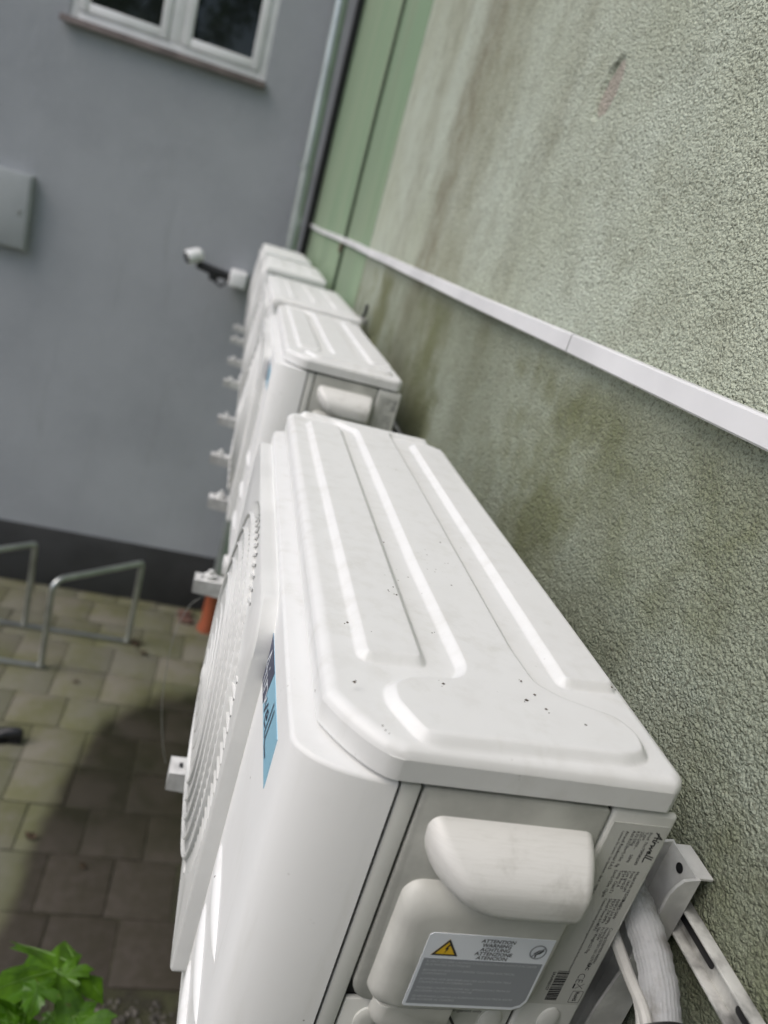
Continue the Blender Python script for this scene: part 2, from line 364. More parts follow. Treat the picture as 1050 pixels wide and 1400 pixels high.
# ------------------------------------------------------------------ green building: the wall the units hang on
WX = .42
gb = thing('green_building', (WX + .3, 2.5, 0), 'pale green roughcast house wall carrying the row of outdoor units', 'building')
Mesh().box(WX + .035, WX + 7, -6, 6.6, -.02, 10).build('wall_core', 'dark', gb, smooth=False)
Mesh().box(WX, WX + .034, 3.705, 6.30, 0, 9.9, .004).build('smooth_panel', 'green', gb)
Mesh().box(WX, WX + .034, 2.95, 3.690, 0, 9.9, .004).build('smooth_panel', 'green', gb)
def vnoise(a, b, scale, seed):
    r = np.random.default_rng(seed); t = r.random((512, 512)); u = a / scale; v = b / scale
    i = np.floor(u).astype(int); j = np.floor(v).astype(int); fu = u - i; fv = v - j; fu = fu * fu * (3 - 2 * fu); fv = fv * fv * (3 - 2 * fv)
    g_ = lambda x, y: t[x % 512, y % 512]
    return (g_(i, j) * (1 - fu) + g_(i + 1, j) * fu) * (1 - fv) + (g_(i, j + 1) * (1 - fu) + g_(i + 1, j + 1) * fu) * fv
yl = [-6, -2, -.5, .1]; y = .2
while y < 2.945: yl.append(y); y += .0014 + .0030 * (y - .2)
yl.append(2.945)
zl = [0, 1.2, 2.0] + list(np.arange(2.3, 2.95, .008)) + list(np.arange(2.95, 3.95, .0014)) + list(np.arange(3.95, 4.7, .0036)) + [4.9, 6, 9.9]
ya = np.array(yl); za = np.array(zl); YY, ZZ = np.meshgrid(ya, za, indexing='ij')
cy = YY + vnoise(YY, ZZ, .004, 5) * .0016; cz = ZZ + vnoise(YY, ZZ, .004, 6) * .0016
hgt = .0018 * np.clip(vnoise(cy, cz, .0034, 1) - .2, 0, 1) ** 1.3 + .0010 * (vnoise(cy * .8 + cz * .6, cz * .8 - cy * .6, .0044, 2) - .5) + .0012 * (vnoise(YY, ZZ, .05, 3) - .5) * 2 + .004 * (vnoise(YY, ZZ, .35, 4) - .5)
hgt *= ((ZZ > 2.3) & (ZZ < 4.7) & (YY > .15)).astype(float)
hgt *= np.clip((2.945 - YY) / 1.1, .25, 1)
ee = ((YY - 1.108 + .30 * (ZZ - H - .272)) / .031) ** 2 + ((ZZ - H - .272) / .037) ** 2 + .5 * (vnoise(YY, ZZ, .012, 9) - .5)
hgt -= .006 * np.clip((1.25 - ee) * 5, 0, 1) * np.clip(.25 + (YY - 1.085) / .04, .1, 1)
ny, nz = YY.shape
V = np.stack([WX + .003 - hgt, YY, ZZ], -1).reshape(-1, 3) - np.array(gb.location)
idx = np.arange(ny * nz).reshape(ny, nz)
F = np.stack([idx[:-1, :-1], idx[:-1, 1:], idx[1:, 1:], idx[1:, :-1]], -1).reshape(-1, 4)
me = bpy.data.meshes.new('roughcast_wall'); me.vertices.add(len(V)); me.vertices.foreach_set('co', V.ravel().astype(np.float32))
me.loops.add(F.size); me.loops.foreach_set('vertex_index', F.ravel().astype(np.int32)); me.polygons.add(len(F))
me.polygons.foreach_set('loop_start', np.arange(0, F.size, 4, dtype=np.int32)); me.update(calc_edges=True)
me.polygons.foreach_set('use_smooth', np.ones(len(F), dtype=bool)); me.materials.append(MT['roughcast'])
rw = bpy.data.objects.new('roughcast_wall', me); C.objects.link(rw); rw.parent = gb
Mesh().box(WX - .05, WX - .001, 6.20, 6.288, 0, 9.9, .004).build('corner_shade_strip', 'black', gb)  # black strip stands for the shade in the corner recess

Mesh().box(-.32, WX - .03, -5, -.40, 0, 9.9, .01).build('unseen_shade_block', 'shade_block', gb)  # unseen block added behind the camera to shade the near side panel
tag(Mesh().tube([(WX - .008 + .002 * math.sin(k), 3.72 + .006 * math.sin(k * 1.7), .3 + k * .32) for k in range(30)], .0075, 8).build('wall_cable', 'green_dark', None, origin=(WX, 3.72, .3)), 'dark green cable fixed upright on the smooth green wall strip', 'cable')
# ------------------------------------------------------------------ grey building across the end
GY = 6.29
hb = thing('grey_building', (-3, GY, 0), 'smooth grey rendered house wall with dark plinth closing off the court', 'building')
wx0, wx1, wz0, wz1 = -1.50, -.145, H + .80, H + 2.25
wm = Mesh()
for a in ((-9, wx0, .555, 10), (wx1, .46, .555, 10), (wx0, wx1, .555, wz0), (wx0, wx1, wz1, 10)): wm.box(a[0], a[1], GY, GY + .3, a[2], a[3])
wm.build('wall', 'grey_wall', hb, smooth=False)
Mesh().box(-9, .46, GY - .012, GY + .3, -.02, .55, .004).build('plinth', 'plinth', hb)
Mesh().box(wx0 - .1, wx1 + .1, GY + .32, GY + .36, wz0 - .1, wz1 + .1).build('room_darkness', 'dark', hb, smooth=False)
win = Mesh(); fy0, fy1 = GY + .01, GY + .075
fr = .055
for a in ((wx0, wx0 + fr, wz0, wz1), (wx1 - fr, wx1, wz0, wz1), (wx0 + fr, wx1 - fr, wz0, wz0 + fr), (wx0 + fr, wx1 - fr, wz1 - fr, wz1)): win.box(a[0], a[1], fy0, fy1, a[2], a[3], .005)
wo = win.build('window', 'pvc', hb)
mid = -.80
Mesh().box(mid - .045, mid + .045, fy0 - .004, fy1 - .01, wz0 + fr, wz1 - fr, .008).build('mullion', 'pvc', wo)
for a, b in ((wx0 + fr + .002, mid - .047), (mid + .047, wx1 - fr - .002)):
    s_ = Mesh(); t_ = .062; c0, c1 = wz0 + fr + .002, wz1 - fr - .002
    for q in ((a, a + t_, c0, c1), (b - t_, b, c0, c1), (a + t_, b - t_, c0, c0 + t_), (a + t_, b - t_, c1 - t_, c1)): s_.box(q[0], q[1], fy0 - .012, fy1 - .02, q[2], q[3], .006)
    s_.build('sash', 'pvc', wo)
    Mesh().box(a + t_ - .004, b - t_ + .004, fy0 + .015, fy0 + .035, c0 + t_ - .004, c1 - t_ + .004).build('pane', 'glass', wo, smooth=False)
si = Mesh(); si.box(wx0 - .05, wx1 + .008, GY - .055, GY + .07, wz0 - .022, wz0 - .002, .003); si.box(wx0 - .05, wx1 + .008, GY - .055, GY - .050, wz0 - .045, wz0 - .02, .001); si.build('sill', 'sill', wo)
mb = thing('meter_cabinet', (-2.0, GY - .04, H - .8), 'flat grey cabinet door mounted on the grey wall', 'cabinet')
Mesh().box(-2.3, -1.60, GY - .075, GY - .001, H - .805, H - .275, .004).build('housing', 'grey_panel', mb)
Mesh().box(-2.29, -1.612, GY - .083, GY - .0755, H - .795, H - .285, .003).build('door', 'grey_panel', mb)
DY = 6.02
Mesh().tube([(-1.66, GY - .083, H - .54), (-1.66, GY - .090, H - .54)], .016, 14).build('lock', 'steel', mb)
dp = thing('downpipe', (.275, DY, 0), 'zinc rain downpipe in the corner beside the green wall', 'downpipe')
Mesh().tube([(.298, DY - .05, .5), (.285, DY, 3.3), (.25, DY, H + 1.6), (.25, DY, 9.8)], .046, 16).build('pipe', 'zinc', dp)
for zz in (H + .33, 1.6, 6.8):
    b_ = Mesh(); b_.tube([(.27, DY, zz - .015), (.27, DY, zz + .015)], .054, 16); b_.box(.262, .278, DY + .05, GY - .001, zz - .008, zz + .008); b_.box(.20, .222, DY - .005, DY + .005, zz - .012, zz + .012); b_.build('clamp', 'zinc', dp)
bp = thing('standpipe', (.30, DY - .06, 0), 'reddish brown plastic standpipe that takes the downpipe into the ground', 'pipe')
Mesh().tube([(.30, DY - .06, q) for q in (0, .05, .09, .36, .40, .52)], [.085, .08, .066, .066, .085, .085], 18).build('pipe', 'terracotta', bp)
for i, (x, y) in enumerate(((.09, 6.13), (.11, 6.02))):
    tag(Mesh().box(-.06, .06, -.03, .03, 0, .05, .006).build('brick', 'brick', None), ('old red brick lying against the dark plinth of the grey wall', 'old red brick lying loose between plinth and brown standpipe')[i], 'brick', 'bricks by the standpipe'); o = bpy.data.objects['brick' if i == 0 else 'brick.%03d' % i]; o.location = (x, y, .002); o.rotation_euler.z = rng.uniform(-.2, .2)

# cable duct along the green wall
dc = thing('cable_duct', (WX - .01, 2, H - .07), 'long white plastic cable duct running along the green wall', 'cable duct')
for a, b in ((-2.0, .9005), (.9045, 2.902), (2.906, 3.760), (3.764, 6.24)):
    m = Mesh(); n = max(2, int((b - a) / .12)); L = []
    for i in range(n + 1):
        y = a + (b - a) * i / n; wv = .0006 * math.sin(y * 3.1) + .0003 * math.sin(y * 8.3)
        if a > 2.9: wv += .003 * math.sin(y * 2.2)
        pr = [(WX - .003, -.0665), (WX - .015, -.0665), (WX - .0172, -.0645), (WX - .0172, -.0445), (WX - .015, -.0425), (WX - .003, -.0425)]
        L.append([(px - .001 * math.sin(y * 5), y, H + pz + wv) for px, pz in pr])
    m.loft(L, cap0=True); m.build('duct_cover', 'trunk_white', dc)
Mesh().box(WX - .019, WX - .001, 3.735, 3.79, H - .115, H - .071, .006).build('wall_anchor', 'rust', dc)

# ------------------------------------------------------------------ ribbed outdoor unit
def sdf_poly(px, py, poly):
    P = np.array(poly); d = np.full(px.shape, 1e9); ins = np.zeros(px.shape, bool)
    for i in range(len(P)):
        a, b = P[i], P[(i + 1) % len(P)]; e = b - a; wx, wy = px - a[0], py - a[1]
        t = np.clip((wx * e[0] + wy * e[1]) / max(e @ e, 1e-12), 0, 1); d = np.minimum(d, (wx - e[0] * t) ** 2 + (wy - e[1] * t) ** 2)
        if abs(e[1]) > 1e-12:
            c = ((a[1] <= py) & (b[1] > py)) | ((b[1] <= py) & (a[1] > py)); xi = a[0] + (py - a[1]) / e[1] * e[0]; ins ^= c & (px < xi)
    return np.where(ins, 1, -1) * np.sqrt(d)
def sm(x, a, b): t = np.clip((x - a) / (b - a), 0, 1); return t * t * (3 - 2 * t)
X0, X1, Y0, Y1 = .100, .3435, .345, 1.088          # lid outline
ZT, ZL = H - .266, H - .2905                          # lid rim top and lower edge
def make_lid():
    cut = .048; cutx = .046
    out = [(X0, Y1 - .02), (X0, Y0 + cut), (X0 + cutx, Y0), (X1, Y0), (X1, Y1 - .035), (X1 - .03, Y1), (X0 + .012, Y1)]
    yv = np.unique(np.concatenate([np.linspace(Y0, Y0 + .02, 14), np.linspace(Y0 + .02, Y0 + .14, 100), np.linspace(Y0 + .14, Y1 - .06, 150), np.linspace(Y1 - .06, Y1 - .01, 26), np.linspace(Y1 - .01, Y1, 10)]))
    uu = np.unique(np.concatenate([np.linspace(0, .06, 16), np.linspace(.06, .94, 190), np.linspace(.94, 1, 16)]))
    lo = np.where(yv < Y0 + cut, X0 + cutx * (1 - np.sqrt(np.clip(1 - ((Y0 + cut - yv) / cut) ** 2, 0, 1)) * .45 - .55 * np.clip((yv - Y0) / cut, 0, 1)), X0)
    lo = np.where(yv > Y1 - .02, X0 + .012 * ((yv - Y1 + .02) / .02) ** 2, lo)
    hi = np.where(yv > Y1 - .035, X1 - .03 * ((yv - Y1 + .035) / .035) ** 2, X1); hi = np.where(yv < Y0 + .012, X1 - .010 * ((Y0 + .012 - yv) / .012) ** 2, hi)
    XX = lo[:, None] + (hi - lo)[:, None] * uu[None]; YV = np.repeat(yv[:, None], len(uu), 1)
    bpoly = [(a, b) for a, b in zip(lo, yv)] + [(a, b) for a, b in zip(hi[::-1], yv[::-1])]
    de = np.clip(sdf_poly(XX, YV, bpoly[::3] if len(bpoly) > 400 else bpoly), 0, 1)
    r = .0095; z = np.where(de < r, -r + np.sqrt(np.clip(r * r - (r - de) ** 2, 0, None)), 0) * .85
    P1 = chaikin([(.129, .434), (.1755, .438), (.1745, 1.040), (.127, 1.036)], 0)
    P2 = [(.1985, 1.040), (.200, .60), (.2045, .440), (.197, .424), (.160, .4165), (.143, .404), (.142, .386), (.156, .356), (.167, .3535), (.300, .3585), (.318, .366), (.3225, .386), (.3135, .404), (.276, .419), (.261, .432), (.2565, .476), (.2555, .8), (.254, 1.066), (.316, 1.075), (.318, 1.12), (.118, 1.12), (.122, 1.068), (.17, 1.066)]
    P3 = [(.2855, .440), (.333, .444), (.3315, 1.045), (.2825, 1.040)]
    hh = np.zeros_like(z)
    for P, wd in ((P1, .0033), (P2, .0033), (P3, .0033)):
        Q = []                                   # round the corners
        for i in range(len(P)):
            a, b, c = np.array(P[i - 1]), np.array(P[i]), np.array(P[(i + 1) % len(P)]); ra = min(.007, .4 * np.linalg.norm(a - b)); rc = min(.007, .4 * np.linalg.norm(c - b))
            s0 = b + (a - b) / np.linalg.norm(a - b) * ra; s1 = b + (c - b) / np.linalg.norm(c - b) * rc
            for t in (0, .33, .67, 1): Q.append(tuple((1 - t) ** 2 * s0 + 2 * t * (1 - t) * b + t * t * s1))
        dd = sdf_poly(XX, YV, Q) / wd; tt = np.clip((dd + 1) / 2, 0, 1); hh = np.maximum(hh, .72 * tt + .28 * tt * tt * (3 - 2 * tt))
    z = z + hh * .0061 * np.clip(de / .006, 0, 1)
    z += .0006 * np.sin(XX * 31 + 1) * np.sin(YV * 9)
    n, k = XX.shape; m = Mesh(); m.add(np.stack([XX, YV, ZT + z], -1).reshape(-1, 3), [(i * k + j, i * k + j + 1, (i + 1) * k + j + 1, (i + 1) * k + j) for i in range(n - 1) for j in range(k - 1)])
    loop = [(i, 0) for i in range(n)] + [(n - 1, j) for j in range(1, k)] + [(i, k - 1) for i in range(n - 2, -1, -1)] + [(0, j) for j in range(k - 2, 0, -1)]
    top = [(XX[a], YV[a], ZT + z[a]) for a in loop]
    cx, cyy = (X0 + X1) / 2, (Y0 + Y1) / 2
    m.loft([top, [(p[0], p[1], ZL + .001) for p in top], [(p[0] + (.002 if p[0] < cx else -.002), p[1] + (.002 if p[1] < cyy else -.002), ZL) for p in top]], cap1=True)
    return m
CRUMBS = [(0.2426, 0.4057), (0.2548, 0.3983), (0.2519, 0.4142), (0.1819, 0.4102), (0.1315, 0.3515), (0.1180, 0.3963), (0.1635, 0.5365), (0.1698, 0.5309), (0.1693, 0.5442), (0.1758, 0.6371), (0.1387, 0.4636), (0.1889, 0.4774), (0.1214, 0.4714), (0.3268, 0.4411), (0.2464, 0.4287)]
GRP = 'outdoor units hung in a row on the green wall'
O1 = Vector((.215, .715, H - .760))
uA = thing('outdoor_unit', O1, 'white outdoor unit with ribbed lid, hooded side handle and legible warning and rating labels', 'outdoor unit', GRP)
lid = make_lid().build('lid', 'white', uA, angle=50)
ZB = H - .757
# front panel: wraps round both corners, with a flat shoulder in front of the lid
near = [(.1492, .3478), (.140, .3484), (.130, .3498), (.120, .3520), (.110, .3552), (.100, .3600), (.0925, .3655), (.0865, .3720), (.0838, .3790)]
far = [(x, 1.430 - y) for x, y in near[::-1]]
plan = near + [(.0832, .40), (.083, .55), (.083, .75), (.083, .95), (.0832, 1.03)] + far
def inset(pl, d):
    out = []
    for i, p in enumerate(pl):
        a = Vector(pl[max(i - 1, 0)]); b = Vector(pl[min(i + 1, len(pl) - 1)]); t = (b - a).normalized(); n = Vector((t.y, -t.x))
        q = Vector(p) + n * d
        out.append((q.x, q.y))
    return out
lv = [(0, ZB), (0, H - .2965), (.0006, H - .2950), (.0018, H - .2938), (.0035, H - .2933)]
fp = Mesh().loft([[(a, b, z) for a, b in (inset(plan, d) if d else plan)] for d, z in lv], cap1=True, closed=False).build('front_panel', 'white', uA, angle=40)
for zz in (-.538, -.612, -.688):
    m = Mesh(); L = []
    for i in range(17):
        t = i / 16; y = .412 + .118 * t; s_ = math.sin(math.pi * t) ** .6
        L.append([(.0832 - .0002 - .0065 * s_ * math.cos(a), y, H + zz + .0085 * s_ * math.sin(a)) for a in [R_(-90 + 180 * k / 8) for k in range(9)]])
    m.loft(L, cap1=False, closed=False); m.build('rib', 'white', fp)
# casing behind the panels
cs = Mesh(); cs.box(.156, .3405, .3550, 1.076, ZB + .004, H - .2935); cs.box(.110, .1555, .385, 1.045, ZB + .004, H - .2935); cs.build('casing', 'dark', uA, smooth=False)
Mesh().box(.30, .3445, .3535, 1.0815, ZB, H - .2935, .003).build('rear_panel', 'white_dirty', uA)
Mesh().box(.152, .298, 1.0785, 1.083, ZB, H - .2935, .002).build('end_panel', 'white_dirty', uA)
Mesh().box(.1515, .1648, .3485, .354, ZB, H - .2945, .0015).build('corner_trim', 'white_dirty', uA)
Mesh().box(.1668, .2958, .3495, .354, ZB, H - .4835, .0015).build('side_panel', 'white_dirty', uA)
rc_ = Mesh(); rc_.box(.2978, .3468, .3470, .3530, ZB, H - .2935, .003, 3); rc_.build('rear_column', 'white_dirty', uA)
for x, z in ((.325, -.492), (.281, -.499), (.186, -.503)):
    m = Mesh(); yb = .3470 if x > .3 else .3495
    m.loft([[(x + .009 * s * math.cos(t), yb - d, H + z + .013 * s * math.sin(t)) for t in [2 * math.pi * k / 16 for k in range(16)]] for s, d in ((1, -.001), (.95, .0012), (.8, .0022), (.4, .0027))]); m.build('dimple', 'white_dirty', uA)
# plastic service cover with hooded handle
sv = Mesh(); ol = rrect(.1668, .2962, -.4815, -.2942, [.004, .004, .018, .004]); yv = lambda d: [(x, .3490 - d, H + z) for x, z in ol]
ol2 = rrect(.1682, .2948, -.4800, -.2956, [.004, .004, .017, .004])
sv.loft([[(x, .354, H + z) for x, z in ol], [(x, .3482, H + z) for x, z in ol], [(x, .3470, H + z) for x, z in ol2]]); svo = sv.build('service_cover', 'panel_plastic', uA, angle=40)
def hood_loop(d, x0, x1, zt, zb, rl, y):
    hh = zt - zb; rx, rz = min(.044, (x1 - x0) * .42), hh * .80; ra = hh * .17; rb_ = min(.009, hh * .25); o_ = []
    for cx, cz, ax_, az_, a0 in ((x1 - rb_, zt - rb_, rb_, rb_, 0), (x0 + ra, zt - ra, ra, ra, 90), (x0 + rx, zb + rz, rx, rz, 180), (x1 - rb_, zb + rb_, rb_, rb_, 270)):
        for k in range(9):
            t = R_(a0 + 90 * k / 8); o_.append((cx + ax_ * math.cos(t), y, H + cz + az_ * math.sin(t)))
    return o_
hd = Mesh(); YS = .3475
hd.loft([hood_loop(0, .1765, .2925, -.3135, -.3655, .012, YS), hood_loop(0, .1772, .2922, -.3150, -.3662, .014, YS - .0035), hood_loop(0, .1800, .2915, -.3185, -.3668, .017, YS - .010),
         hood_loop(0, .1850, .2905, -.3235, -.3668, .019, YS - .017), hood_loop(0, .1915, .2890, -.3290, -.3660, .0175, YS - .0235), hood_loop(0, .1985, .2872, -.3350, -.3640, .0140, YS - .0285),
         hood_loop(0, .2060, .2850, -.3405, -.3605, .0095, YS - .0312), hood_loop(0, .2120, .2830, -.3450, -.3570, .0055, YS - .0320)])
hd.build('handle_hood', 'hood', svo, angle=60)
def cup_loop(x0, x1, zb, zt, r, y): return [(x, y, H + z) for x, z in rrect(x0, x1, zb, zt, [.004, r, r, .016], 7)]
cp = Mesh()
cp.loft([cup_loop(.1755, .2935, -.4735, -.3660, .013, YS), cup_loop(.1757, .2933, -.4733, -.3665, .014, YS - .003), cup_loop(.1770, .2931, -.4722, -.3695, .0145, YS - .0075), cup_loop(.1800, .2927, -.4700, -.3745, .015, YS - .0110),
         cup_loop(.1845, .2922, -.4682, -.3800, .014, YS - .0130), cup_loop(.1900, .2918, -.4672, -.3850, .012, YS - .0138)])
YC = YS - .0138
cpo = cp.build('valve_cover', 'plastic', svo, angle=60)
lp = Mesh(); lp.loft([[(x, y, H + z) for x, z in rrect(x0, x1, zb, -.474, [.001, .001, r, .003], 6)] for x0, x1, zb, r, y in ((.184, .243, -.5005, .014, YS + .001), (.1845, .2425, -.5000, .014, YS - .004), (.187, .2415, -.498, .013, YS - .008), (.192, .240, -.495, .011, YS - .010))]); lp.build('valve_cover_lip', 'plastic', svo, angle=60)
# warning label on the cover
UX, UZ = (1, 0, 0), (0, 0, 1)
wl = Mesh(); wlp = [(.1990, -.3985), (.2015, -.3965), (.2895, -.3965), (.2895, -.4560), (.2865, -.4620), (.2800, -.4650), (.2005, -.4650), (.1990, -.4635)]
wl.prism(wlp[::-1], (0, YC, H), UX, UZ, .0004); wlo = wl.build('warning_label', 'paper', uA, smooth=False)
YW = YC - .0006
Mesh().prism([(.2010, -.4190), (.2010, -.4622), (.2795, -.4622), (.2850, -.4595), (.2876, -.4545), (.2876, -.4190)], (0, YC - .0004, H), UX, UZ, .0002).build('grey_field', 'label_grey', wlo, smooth=False)
def poly_ring(m, pts, O, wd):
    c = Vector((sum(p[0] for p in pts) / len(pts), sum(p[1] for p in pts) / len(pts)))
    inn = [Vector(p) + (c - Vector(p)).normalized() * wd for p in pts]; n = len(pts); Ov = Vector(O)
    f3 = lambda p: Ov + Vector((p[0], 0, p[1]))
    m.add([f3(p) for p in pts] + [f3(p) for p in inn], [(k, (k + 1) % n, n + (k + 1) % n, n + k) for k in range(n)])
tri = [(.2045, -.4160), (.2235, -.4160), (.2140, -.4010)]
Mesh().add([(x, YW, H + z) for x, z in tri], [(0, 1, 2)]).build('warning_triangle', 'yellow', wlo, smooth=False)
m = Mesh(); poly_ring(m, tri, (0, YW - .0001, H), .0028)
m.add([(x, YW - .0001, H + z) for x, z in ((.2146, -.4060), (.2128, -.4105), (.2142, -.4100), (.2132, -.4146), (.2158, -.4088), (.2144, -.4092), (.2160, -.4060))], [(0, 1, 2, 5, 6), (2, 3, 4, 5)])
circ = [(.2800 + .0062 * math.cos(t), -.4078 + .0066 * math.sin(t)) for t in [2 * math.pi * k / 28 for k in range(28)]]
m2 = Mesh(); poly_ring(m2, circ, (0, YW - .0001, H), .0011); m2.add([(x, YW - .0002, H + z) for x, z in ((.2755, -.4118), (.2763, -.4126), (.2846, -.4040), (.2838, -.4031))], [(0, 1, 2, 3)]); m2.build('no_touch_ring', 'label_grey', wlo, smooth=False)
m.add([(x, YW - .00015, H + z) for x, z in ((.2768, -.4092), (.2800, -.4060), (.2832, -.4048), (.2840, -.4062), (.2822, -.4090), (.2796, -.4102))], [(0, 1, 2, 3, 4, 5)])
m.add([(x, YW - .00015, H + z) for x, z in ((.2786, -.4096), (.2796, -.4096), (.2796, -.4128), (.2786, -.4128))], [(0, 1, 2, 3)])
for i, s_ in enumerate(('ATTENTION', 'WARNING', 'ACHTUNG', 'ATTENZIONE', 'ATENCION')):
    put_text(m, s_, .0044, (.2485, YW - .0001, H - .4020 - .0039 * i), UX, UZ, shear=.10, offset=.00005, align='CENTER')
m.build('lettering', 'ink', wlo, smooth=False)
m = Mesh()
for i, s_ in enumerate(('IL FAUT COUPER L\'ALIMENTATION ELECTRIQUE AVANT D\'ACCEDER', 'AUX PARTIES ELECTRIQUES', 'BEWARE POWER IS OFF BEFORE TOUCHING ELECTRICAL', 'COMPONENTS', 'ACHTUNG VOR BERUEHRUNG DER ELEKTRISCHEN TEILE', 'STROMZUFUHR UNTERBRECHEN', 'TOGLIERE L\'ALIMENTAZIONE ALL\' APPARECCHIO PRIMA DI', 'ACCEDERE ALLE PARTI ELETTRICHE', 'ES NECESARIO CORTAR LA ALIMENTACION ELECTRICA ANTES', 'DE ACCEDER AL CUADRO')):
    put_text(m, s_, .0026, (.2035, YW - .0002, H - .4224 - .0083 * (i // 2) - .0030 * (i % 2)), UX, UZ, shear=.15)
m.build('small_print', 'label_pale', wlo, smooth=False)
# rating label on the rear column; the text runs downwards
YR = .3470
rl = Mesh().prism([(.3008, -.3030), (.3008, -.4755), (.3432, -.4755), (.3432, -.3030)], (0, YR, H), UX, UZ, .0003).build('rating_label', 'silver_label', uA, smooth=False)
m = Mesh(); UD, VX = (0, 0, -1), (1, 0, 0); YT = YR - .0005
strokes(m, (.3355, YT, H - .3085), UD, VX, .0068, .0062, .0009)
BL = {(-.3085): [(.3315, 'Prod. No:7SP082040'), (.3283, 'Type:'), (.3251, '220-240V~     50Hz'), (.3219, 'R32:590g'), (.3187, 'Add R32:0m<L<5m  0g'), (.3140, 'Airwell Residential S.A.S'), (.3110, '1,avenue Du Centre - Les Quadrants - Bat.A - 78280 Guyancourt, France')],
      (-.3430): [(.3365, 'Model:AW-YKD009-H91'), (.3333, 'Fuse: 16A/aM'), (.3301, 'Cos \u03c6=0.97'), (.3269, 'IP24 Rev.A'), (.3237, 'Temp. Class:T1'), (.3195, '5m<L<25m 12g/m')],
      (-.3690): [(.3360, 'Pmax:2150W'), (.3328, 'P(HP):4.3/4.3MPa'), (.3296, 'P(LP):1.7/4.3MPa'), (.3264, 'Sound Power:61dB(A)'), (.3228, 'Contains fluorinated greenhouse gases covered by the Kyoto Protocol')],
      (-.3960): [(.3385, 'Cooling:3530/900-3400W'), (.3353, 'Heating:3370/1101-13771W'), (.3321, 'Pn:730W'), (.3289, 'Net Weight:22.7kg')]}
for z0, L in BL.items():
    for x, s_ in L:
        put_text(m, s_, .0034 if len(s_) < 40 else .0025, (x - .0012, YT, H + z0 - (0 if x > .316 else .001)), UD, VX)
put_text(m, 'CE', .0085, (.3315, YT, H - .4420), UD, VX, offset=-.0001)
put_text(m, 'EAC', .0040, (.3345, YT, H - .4315), UD, VX, offset=.0001)
put_text(m, 'RoHS', .0042, (.3365, YT, H - .4615), UD, VX, offset=.0001)
put_text(m, '3AA4900107', .0036, (.3105, YT, H - .4420), UD, VX)
fr4 = rrect(.3335, .3425, -.4730, -.4605, .001, 2); poly_ring(m, fr4, (0, YT, H), .0005)
m.add([(x, YT, H + z) for x, z in ((.3335, -.4530), (.3342, -.4530), (.3402, -.4580), (.3395, -.4580), (.3395, -.4530), (.3402, -.4530), (.3342, -.4580), (.3335, -.4580))], [(0, 1, 2, 3), (4, 5, 6, 7)])
m.add([(x, YT, H + z) for x, z in ((.3315, -.4530), (.3328, -.4530), (.3328, -.4580), (.3315, -.4580))], [(0, 1, 2, 3)])
m.build('lettering', 'ink', rl, smooth=False)
m = Mesh(); z = -.4410; rb = random.Random(3)
while z > -.4710:
    wd = rb.choice((.0004, .0004, .0008, .0012)); m.add([(.3140, YT, H + z), (.3235, YT, H + z), (.3235, YT, H + z - wd), (.3140, YT, H + z - wd)], [(0, 1, 2, 3)]); z -= wd + rb.choice((.0004, .0004, .0007))
m.build('barcode', 'ink', rl, smooth=False)
# small instruction stickers at the lower edge
il = Mesh().prism([(.1870, -.5300), (.1870, -.4935), (.2150, -.4935), (.2150, -.5300)][::1], (0, .3495, H), UX, UZ, .0003).build('instruction_label', 'paper', uA, smooth=False)
m = Mesh(); yy = .3490
for pl in ([(.191, -.497), (.200, -.499), (.200, -.511), (.191, -.509)], [(.2005, -.499), (.2095, -.497), (.2095, -.509), (.2005, -.511)]): poly_ring(m, pl, (0, yy, H), .0013)
put_text(m, 'i', .011, (.2045, yy - .0001, H - .509), UX, UZ, offset=.0003); m.build('book_symbol', 'ink', il, smooth=False)
rf = Mesh().prism([(.2435, -.5050), (.2435, -.4870), (.2700, -.4870), (.2700, -.5050)], (0, .3495, H), UX, UZ, .0003).build('refrigerant_label', 'silver_label', uA, smooth=False)
m = Mesh(); put_text(m, 'Refrigerant only', .0042, (.2442, .3490, H - .4912), UX, UZ); m.add([(x, .3490, H + z) for x, z in ((.245, -.494), (.2475, -.494), (.255, -.505), (.2525, -.505))], [(0, 1, 2, 3)]); m.build('lettering', 'ink', rf, smooth=False)
# name plate on the front
lg = Mesh().prism([(-.578, -.3660), (-.412, -.3660), (-.412, -.3240), (-.578, -.3240)], (.0832, 0, H), (0, -1, 0), (0, 0, 1), .0005).build('name_plate', 'sky_blue', uA, smooth=False)
Mesh().prism([(-.578, -.3660), (-.508, -.3660), (-.490, -.3240), (-.578, -.3240)], (.0832 - .0005, 0, H), (0, -1, 0), (0, 0, 1), .0002).build('navy_field', 'navy', lg, smooth=False)
m = Mesh(); strokes(m, (.0823, .550, H - .3615), (0, -1, 0), (0, 0, 1), .0300, .0330, .0022, -9, 1.75); m.build('pale_lettering', 'paper', lg, smooth=False)
m = Mesh(); strokes(m, (.0823, .550, H - .3615), (0, -1, 0), (0, 0, 1), .0300, .0330, .0022, 1.75, 9); m.build('dark_lettering', 'navy', lg, smooth=False)
